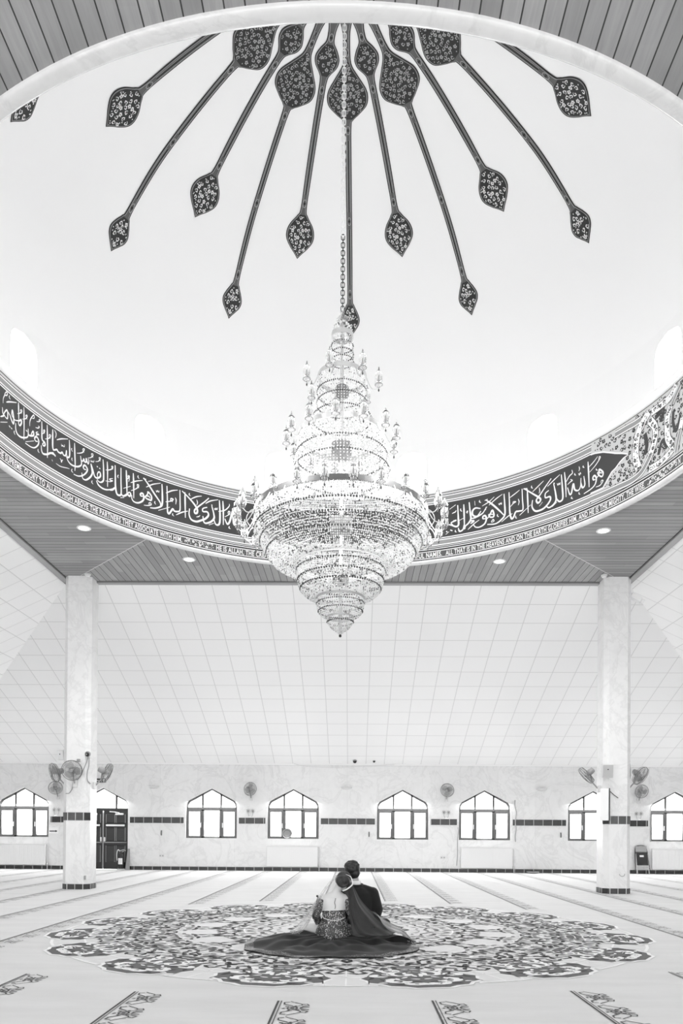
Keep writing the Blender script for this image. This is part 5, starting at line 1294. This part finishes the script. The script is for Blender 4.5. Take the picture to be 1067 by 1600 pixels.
# ------------------------------------------------------------------ ceiling fittings
for (x, y), lab in zip(DOWN, ('leftmost round downlight in the timber soffit', 'round downlight in the soffit left of the chandelier', 'round downlight in the soffit right of the chandelier', 'rightmost round downlight in the timber soffit')):
    e = empty('downlight', (x, y, ZS), lab, 'downlight', 'round downlights in the soffit')
    m = MB(); m.lathe([(.085, ZS - .004), (.09, ZS - .012), (.115, ZS - .008), (.118, ZS)], 28, x, y); m.build('rim', M['white'], e, (x, y, ZS), True)
    m = MB(); m.lathe([(.001, ZS - .006), (.087, ZS - .005)], 28, x, y); m.build('lens', M['lens'], e, (x, y, ZS))
for x, lab in ((-5.04, 'small white smoke detector above the left column'), (5.00, 'small white smoke detector above the right column')):
    e = empty('smoke_detector', (x, 14.50, ZS), lab, 'smoke detector', 'smoke detectors by the column tops')
    m = MB(); m.lathe([(.06, ZS), (.062, ZS - .02), (.05, ZS - .03)], 20, x, 14.50); m.build('base', M['offwhite'], e, (x, 14.50, ZS), True)
    m = MB(); m.lathe([(.045, ZS - .03), (.042, ZS - .05), (.001, ZS - .058)], 20, x, 14.50); m.build('cover', M['white'], e, (x, 14.50, ZS), True)
for x, z, r, lab in ((0.22, 3.29, .055, 'larger black dome camera at the bottom of the sloping ceiling'), (0.79, 3.285, .036, 'smaller black dome camera at the bottom of the sloping ceiling')):
    y = SY1 + (YW - SY1) * (ZS - z) / (ZS - ZW); e = empty('dome_camera', (x, y, z), lab, 'camera'); org = (x, y, z)
    m = MB(); m.ball((x, y - .015, z - r * .55), r, n=16); m.build('dome', M['black'], e, org, True)
    m = MB(); m.lathe([(r * 1.1, z - r * .35), (r * 1.15, z - .005), (r * .9, z + .01)], 18, x, y - .01); m.build('collar', M['midgrey'], e, org)
# ------------------------------------------------------------------ the couple
def capsule(mb, path, rad, n=14):
    """rounded limb: tube with spherical ends and joints"""
    P = [Vector(p) for p in path]; R_ = list(rad)
    Q, R2 = [], []
    for i in range(len(P) - 1):
        for k in range(5): t = k / 5; Q.append(P[i].lerp(P[i + 1], t)); R2.append(R_[i] + (R_[i + 1] - R_[i]) * t)
    Q.append(P[-1]); R2.append(R_[-1]); mb.tube(Q, R2, n)
    for p, r in zip(P, R_): mb.ball(p, r, n=n)
def fuse(mb, voxel, smooth=6, fac=0.5):
    """one continuous skin from overlapping shapes"""
    me = bpy.data.meshes.new('tmp'); me.from_pydata([tuple(v) for v in mb.v], [], mb.f); o = bpy.data.objects.new('tmp', me); COL.objects.link(o)
    r = o.modifiers.new('r', 'REMESH'); r.mode = 'VOXEL'; r.voxel_size = voxel
    s = o.modifiers.new('s', 'SMOOTH'); s.factor = fac; s.iterations = smooth
    bpy.context.view_layer.update(); dg = bpy.context.evaluated_depsgraph_get()
    out = bpy.data.meshes.new_from_object(o.evaluated_get(dg)); bpy.data.objects.remove(o); bpy.data.meshes.remove(me)
    q = MB(); q.v = [tuple(v.co) for v in out.vertices]; q.f = [tuple(p.vertices) for p in out.polygons]; q.m = [0] * len(q.f); bpy.data.meshes.remove(out)
    return q
def loft(mb, secs, n=28):
    """stacked elliptical sections (cx, cy, z, rx, ry)"""
    vs = []; fs = []
    for cx, cy, z, rx, ry in secs:
        for k in range(n): a = 2 * pi * k / n; vs.append((cx + rx * cos(a), cy + ry * sin(a), z))
    for i in range(len(secs) - 1):
        for k in range(n): k2 = (k + 1) % n; fs.append((i * n + k, i * n + k2, (i + 1) * n + k2, (i + 1) * n + k))
    fs.append(tuple(reversed(range(n)))); fs.append(tuple((len(secs) - 1) * n + k for k in range(n))); mb.add(vs, fs)
def head(mb, c, s=1.0, turn=0.0, tilt=0.0):
    """skull, jaw, face, ears; the face looks along +y before turning"""
    T = Matrix.Translation(c) @ Matrix.Rotation(tilt, 4, 'Y') @ Matrix.Rotation(turn, 4, 'Z') @ Matrix.Scale(s, 4)
    E_ = lambda p, rx, ry, rz: mb.ball(T @ Vector(p), rx * s, ry * s, rz * s, 16, 0, (Matrix.Rotation(tilt, 3, 'Y') @ Matrix.Rotation(turn, 3, 'Z')))
    E_((0, -.012, .025), .076, .092, .088); E_((0, .035, -.045), .055, .058, .068); E_((0, .062, -.085), .028, .026, .024)
    E_((0, .095, -.008), .013, .018, .028); E_((0, .102, -.024), .017, .014, .011)                      # nose
    E_((0, .085, -.056), .024, .012, .006); E_((0, .084, -.066), .021, .012, .007)                        # lips
    E_((0, .078, .028), .055, .022, .010)                                                                   # brow
    for q in (-1, 1):
        E_((q * .031, .080, .008), .013, .010, .011); E_((q * .046, .062, -.022), .024, .022, .020)          # eye, cheek
        E_((q * .077, -.005, -.012), .010, .020, .031); E_((q * .081, -.012, .004), .007, .016, .014)        # ear
    return T
def hand(mb, wrist, d, up, side):
    """palm, four bent fingers and a thumb; d points to the finger tips, up is the back of the hand"""
    d, up = Vector(d).normalized(), Vector(up).normalized(); sd = d.cross(up).normalized() * side; w = Vector(wrist)
    capsule(mb, [w, w + d * .045], [.024, .030], 10); 
    for k, (o, ln) in enumerate(((-.030, .070), (-.010, .080), (.010, .076), (.029, .060))):
        b = w + d * .075 + sd * o; capsule(mb, [w + d * .03 + sd * o * .8, b, b + d * ln * .45 - up * .012, b + d * ln * .75 - up * .034, b + d * ln * .82 - up * .055], [.012, .0092, .0085, .0078, .0068], 8)
    t = w + d * .02 - sd * .028; capsule(mb, [w + d * .01, t, t + d * .032 - sd * .022 - up * .008, t + d * .058 - sd * .028 - up * .016], [.016, .013, .010, .0085], 8)

# --- groom: dark suit, seated cross-legged, back to us, head leaning to the bride
gx, gy = 0.235, 8.02
groom = empty('person', (gx, gy, 0), 'person with short black hair and dark suit seated with back turned', 'person'); GO = (gx, gy, 0)
hc = Vector((gx - .062, gy + .035, .722))
b = MB()
loft(b, [(gx, gy, .03, .14, .10), (gx, gy, .12, .15, .105), (gx - .005, gy, .25, .135, .095), (gx - .01, gy, .40, .15, .10), (gx - .015, gy, .50, .165, .09), (gx - .02, gy, .55, .11, .07)])
capsule(b, [(gx - .025, gy, .53), (gx - .045, gy + .015, .64), (hc.x, hc.y, hc.z)], [.062, .055, .06]); head(b, hc, .98, radians(12), radians(-10))
for s in (-1, 1):
    capsule(b, [(gx + s * .15, gy, .505), (gx + s * .205, gy - .01, .33), (gx + s * .175, gy + .10, .19), (gx + s * .06, gy + .26, .17)], [.055, .045, .038, .026])
    hand(b, (gx + s * .06, gy + .26, .17), (-s * .6, .75, -.1), (0, .1, 1), s)
    capsule(b, [(gx + s * .09, gy + .02, .11), (gx + s * .30, gy + .30, .13), (gx - s * .08, gy + .40, .065), (gx - s * .16, gy + .41, .05)], [.088, .062, .045, .036])
fuse(b, .0075, 5).build('body', M['skin'], groom, GO, True)
j = MB()
loft(j, [(gx, gy - .005, .02, .175, .125), (gx, gy - .005, .10, .178, .13), (gx - .003, gy - .005, .22, .165, .118), (gx - .008, gy - .005, .34, .178, .12), (gx - .012, gy - .003, .44, .192, .118), (gx - .014, gy, .50, .185, .105), (gx - .018, gy, .545, .135, .085), (gx - .022, gy, .58, .075, .062)])
for s in (-1, 1):
    capsule(j, [(gx - .015 + s * .075, gy, .545), (gx + s * .155, gy, .502)], [.05, .062])
    capsule(j, [(gx + s * .155, gy, .500), (gx + s * .212, gy - .012, .33), (gx + s * .180, gy + .09, .19), (gx + s * .085, gy + .235, .172)], [.068, .058, .052, .040])
    capsule(j, [(gx + s * .10, gy - .09, .06), (gx, gy - .115, .05)], [.035, .035])
jk = fuse(j, .008, 8).build('jacket', M['suit'], groom, GO, True)
q = MB(); q.tube([(gx - .012, gy - .128, .50), (gx - .008, gy - .13, .34), (gx - .004, gy - .128, .20), (gx, gy - .136, .06)], .0035, 6); q.build('back_seam', M['black'], jk, GO)
q = MB(); q.tube([(gx - .024 + .070 * cos(a), gy + .004 + .060 * sin(a), .585 + .010 * sin(a)) for a in [2 * pi * k / 28 for k in range(28)]], .016, 8, 0, True, 1.0); q.build('jacket_collar', M['suit'], groom, GO, True)
q = MB(); q.lathe([(.056, .585), (.062, .600), (.060, .628), (.054, .632)], 24, gx - .032, gy + .008); q.build('shirt_collar', M['shirt'], groom, GO, True, label='white shirt collar')
t = MB()
for s in (-1, 1): capsule(t, [(gx + s * .09, gy + .02, .11), (gx + s * .30, gy + .30, .13), (gx - s * .06, gy + .40, .068)], [.098, .072, .056])
capsule(t, [(gx - .08, gy, .10), (gx + .08, gy, .10)], [.11, .11]); fuse(t, .010, 5).build('trousers', M['suit'], groom, GO, True)
f = MB()
for s in (-1, 1): capsule(f, [(gx - s * .12, gy + .41, .052), (gx - s * .22, gy + .43, .045), (gx - s * .27, gy + .44, .038)], [.045, .042, .030])
fuse(f, .009, 4).build('shoes', M['black'], groom, GO, True)
h = MB(); T = Matrix.Translation(hc) @ Matrix.Rotation(radians(-10), 4, 'Y') @ Matrix.Rotation(radians(12), 4, 'Z')
h.ball(T @ Vector((0, -.02, .038)), .084, .096, .082, 18); h.ball(T @ Vector((0, -.055, -.005)), .070, .050, .070, 16); h.ball(T @ Vector((0, .03, .085)), .062, .062, .035, 14); h.ball(T @ Vector((.03, -.02, .095)), .045, .06, .028, 12); h.ball(T @ Vector((-.04, -.03, .085)), .04, .055, .03, 12)
for s in (-1, 1): h.ball(T @ Vector((s * .066, -.022, .015)), .019, .040, .050, 12)
rng = random.Random(2)
for k in range(60):
    a, e_ = rng.uniform(0, 2 * pi), rng.uniform(.1, 1.35); p = T @ Vector((.080 * cos(a) * cos(e_), -.02 + .092 * sin(a) * cos(e_), .042 + .080 * sin(e_))); h.ball(p, .013, n=6)
fuse(h, .006, 3).build('hair', M['hairb'], groom, GO, True)

# --- bride: pale bare back, embroidered bodice, big low bun, skirt spread round her
bx, by = -0.015, 7.78
bride = empty('person', (bx, by, 0), 'person in low-backed embroidered gown and veil seated with wide skirt spread out', 'person'); BO = (bx, by, 0)
bc = Vector((.075, by + .045, .640))
b = MB()
loft(b, [(bx, by + .02, .04, .17, .12), (bx, by + .02, .13, .165, .115), (bx, by + .01, .24, .118, .085), (bx, by, .31, .112, .078), (bx + .002, by, .40, .128, .080), (bx + .004, by, .465, .135, .070), (bx + .01, by + .005, .505, .10, .055), (bx + .018, by + .01, .53, .055, .045)])
capsule(b, [(bx + .012, by, .50), (bx + .040, by + .02, .57), (bc.x, bc.y, bc.z)], [.050, .040, .048]); head(b, bc, .93, radians(-10), radians(16))
for s in (-1, 1):
    capsule(b, [(bx + s * .125, by, .462), (bx + s * .185, by - .01, .285), (bx + s * .16, by + .10, .20), (bx + s * .04, by + .24, .16)], [.046, .036, .032, .022])
    hand(b, (bx + s * .04, by + .24, .16), (-s * .6, .75, -.1), (0, .1, 1), s)
    capsule(b, [(bx + s * .08, by + .04, .11), (bx + s * .30, by + .28, .11), (bx - s * .02, by + .40, .06), (bx - s * .12, by + .43, .05)], [.095, .060, .042, .032])
body = fuse(b, .0068, 5).build('body', M['skinlight'], bride, BO, True)
# bodice and hips
d = MB()
loft(d, [(bx, by + .02, .03, .195, .145), (bx, by + .015, .09, .198, .15), (bx, by + .012, .15, .182, .138), (bx, by + .008, .21, .145, .112), (bx, by + .004, .265, .124, .096), (bx, by, .315, .122, .088), (bx, by, .345, .124, .086)], 40)
gown = d.build('bodice', M['embro'], bride, BO, True)
q = MB(); q.tube([(bx + .126 * cos(a), by + .088 * sin(a), .346 + .006 * cos(a)) for a in [2 * pi * k / 40 for k in range(40)]], .004, 6, 0, True); q.build('neckline_trim', M['beadl'], gown)
q = MB(); q.tube(crom([(bx - .125, by - .045, .295), (bx - .10, by - .085, .265), (bx - .02, by - .105, .245), (bx + .06, by - .10, .25), (bx + .118, by - .055, .275)], 8), .0032, 6); q.build('waist_chain', M['beadl'], gown)
for o in ('neckline_trim', 'waist_chain'): bpy.data.objects[o].location = tuple(-v for v in BO)
for s in (-1, 1):
    q = MB(); capsule(q, [(bx + s * .134, by, .440), (bx + s * .188, by - .012, .285), (bx + s * .165, by + .10, .20), (bx + s * .06, by + .22, .165)], [.050, .043, .040, .032]); fuse(q, .007, 4).build('sleeve', M['sleeve'], bride, BO, True)
q = MB()
for k in range(9): q.ball((bx + .012 + .0045 * sin(k), by - .083 + .006 * abs(k - 4) / 4, .365 + k * .0125), .0050, n=7)
q.build('back_pendant', M['beadd'], bride, BO, label='string of dark beads down the bare back')
# hair: coiled bun covering the back of the head
h = MB(); T = Matrix.Translation(bc) @ Matrix.Rotation(radians(16), 4, 'Y')
h.ball(T @ Vector((0, -.008, .038)), .076, .086, .072, 16); h.ball(T @ Vector((0, -.072, .004)), .074, .052, .066, 18); h.ball(T @ Vector((.0, -.04, -.03)), .055, .05, .04, 12)
for s in (-1, 1): h.ball(T @ Vector((s * .058, -.02, .0)), .024, .05, .05, 12)
for k in range(3):
    r = .056 - k * .017; h.tube([T @ Vector((r * cos(a), -.118 - k * .006 + .010 * cos(2 * a + k), .004 + r * .9 * sin(a))) for a in [2 * pi * i / 20 for i in range(20)]], .0125, 8, 0, True)
h.ball(T @ Vector((0, -.128, .004)), .016, n=8)
fuse(h, .0055, 2).build('hair', M['hair'], bride, BO, True)
q = MB()
for k in range(7): q.ball((bx + .004 - .115 + k * .002, by - .01 - k * .004, .515 - k * .004), .006, n=6)
q = MB(); q.ball((bx - .175, by - .02, .485), .012, n=8); q.tube([(bx - .175, by - .02, .485), (bx - .165, by - .015, .47)], .005, 6); q.build('shoulder_brooch', M['beadd'], bride, BO)
# skirt spread over the carpet
NA_, NR = 160, 26; sk_c = (-.03, 7.72)
KEY = [(-90, .93), (-60, .99), (-30, .96), (-8, .865), (10, .84), (35, .72), (60, .62), (90, .58), (120, .62), (150, .78), (172, .87), (195, .90), (220, .99), (248, .97), (270, .93)]
def skirt_R(a):
    d_ = (math.degrees(a) + 90) % 360 - 90; x_, r_ = zip(*KEY); return float(np.interp(d_, x_, r_)) * (1 + .010 * sin(9 * a) + .008 * sin(17 * a + 1))
def skirt_z(a, u):
    """u = 0 at the body, 1 at the hem"""
    back = .5 - .5 * sin(a)                                    # 1 towards us
    h_ = (.125 - .085 * back) * max(0.0, 1 - u) ** 1.5 + .012
    side = math.exp(-((math.degrees(a) - 8) / 20) ** 2) * .07 * math.exp(-((u - .75) / .22) ** 2) + (math.exp(-((math.degrees(a) - 168) / 26) ** 2)) * .055 * math.exp(-((u - .55) / .25) ** 2)
    fold = (.011 * sin(7 * a + 5 * u) + .009 * sin(15 * a - 7 * u + 1.3) + .010 * sin(u * 17 + 2.2 * sin(3 * a))) * min(1, u * 3) * (1 - .75 * u ** 4)
    return max(.006, h_ + side + fold * 1.1)
def skirt_pt(a, u, dz=0.0):
    R_ = skirt_R(a); r = .10 + (R_ - .10) * u; return (sk_c[0] + r * cos(a), sk_c[1] + r * sin(a), skirt_z(a, u) + dz)
def skirt_mesh(u0, u1, nr, dz):
    m = MB(); vs = [skirt_pt(2 * pi * k / NA_, u0 + (u1 - u0) * i / nr, dz) for i in range(nr + 1) for k in range(NA_)]
    m.add(vs, [(i * NA_ + k, i * NA_ + (k + 1) % NA_, (i + 1) * NA_ + (k + 1) % NA_, (i + 1) * NA_ + k) for i in range(nr) for k in range(NA_)]); return m
skm = skirt_mesh(0.0, 1.0, NR, 0)
vs = [(skirt_pt(2 * pi * k / NA_, 1.0)[0], skirt_pt(2 * pi * k / NA_, 1.0)[1], .001) for k in range(NA_)]
skm.add([skirt_pt(2 * pi * k / NA_, 1.0) for k in range(NA_)] + vs, [(k, (k + 1) % NA_, NA_ + (k + 1) % NA_, NA_ + k) for k in range(NA_)])
skirt = skm.build('skirt', M['gown'], bride, BO, True)
hm = skirt_mesh(.89, 1.004, 4, .005).build('embroidered_hem', M['hem'], skirt, (0, 0, 0), True); hm.location = tuple(-v for v in BO)
# veil: sheer left panel and heavier right panel
def sheet(rows, nu=28, nv=40, fold=.012, freq=7, seed=0):
    """surface through rows of control points, each row a cross-section of the cloth"""
    R_ = [[Vector(p) for p in crom(r, nu // (len(r) - 1))] for r in rows]; m_ = min(len(r) for r in R_); cols = [crom([r[i] for r in R_], nv // (len(R_) - 1)) for i in range(m_)]
    n_ = len(cols[0]); m = MB(); vs = []
    for i, c in enumerate(cols):
        for j, p in enumerate(c):
            f_ = fold * min(1, j / n_ * 2.5) * (sin(freq * i / m_ * 2 * pi / 2 + seed + 1.5 * j / n_) + .5 * sin(freq * 1.9 * i / m_ * pi + 2 + seed)); vs.append(p + Vector((0, -f_, f_ * .25)))
    m.add(vs, [(i * n_ + j, (i + 1) * n_ + j, (i + 1) * n_ + j + 1, i * n_ + j + 1) for i in range(m_ - 1) for j in range(n_ - 1)]); return m
left = sheet([[(bc.x - .078, by + .06, .705), (bc.x - .07, by - .02, .705), (bc.x - .045, by - .07, .70)], [(-.13, by + .08, .55), (-.12, by - .03, .54), (-.10, by - .06, .55)], [(-.25, by + .06, .37), (-.24, by - .07, .35), (-.20, by - .09, .37)],
              [(-.38, by + .05, .19), (-.36, by - .10, .18), (-.29, by - .12, .18)], [(-.47, by + .06, .11), (-.45, by - .13, .11), (-.36, by - .17, .115)]], 24, 40, .010, 5)
veil = left.build('veil', M['veil'], bride, BO, True, label='sheer pale side of the veil')
q = MB(); E1 = crom([(bc.x + .03, by - .075, .716), (bc.x + .078, by - .085, .695), (bc.x + .095, by - .08, .655), (bc.x + .098, by - .10, .612), (bc.x + .045, by - .118, .568), (bc.x + .0, by - .112, .548)], 7)
q.tube(E1, [min(.007, .0016 + k * .00035) for k in range(len(E1))], 6); q.build('veil_edging', M['beadl'], bride, BO, label='pale beaded edging of the veil')
right = sheet([[(bc.x + .055, by - .055, .705), (bc.x + .085, by - .07, .66), (bc.x + .06, by - .10, .60), (bc.x - .005, by - .10, .545)], [(bc.x + .12, by - .06, .58), (bc.x + .11, by - .10, .55), (bc.x + .09, by - .12, .50), (bc.x + .055, by - .105, .475)],
               [(.275, by + .04, .43), (.235, by - .09, .40), (.18, by - .13, .37), (.14, by - .115, .36)], [(.40, by + .02, .30), (.33, by - .12, .27), (.22, by - .16, .22), (.16, by - .145, .20)],
               [(.50, by + .03, .22), (.42, by - .14, .18), (.28, by - .20, .135), (.18, by - .18, .115)], [(.64, by + .0, .12), (.55, by - .16, .105), (.38, by - .22, .105), (.24, by - .22, .095)]], 27, 45, .012, 6, 1.0)
right.build('veil', M['veild'], bride, BO, True, label='dark draped side of the veil over the right shoulder')
ru = sheet([[(.36, by + .06, .33), (.42, by - .02, .315), (.455, by - .08, .27)], [(.44, by + .05, .27), (.50, by - .05, .25), (.50, by - .14, .20)], [(.54, by + .05, .20), (.60, by - .06, .20), (.58, by - .18, .15)], [(.64, by + .06, .16), (.70, by - .04, .15), (.68, by - .17, .12)], [(.72, by + .06, .05), (.78, by - .02, .05), (.80, by - .08, .04)]], 24, 40, .018, 9, 2)
ru.build('veil', M['veilm'], bride, BO, True, label='light crumpled end of the veil on the right')
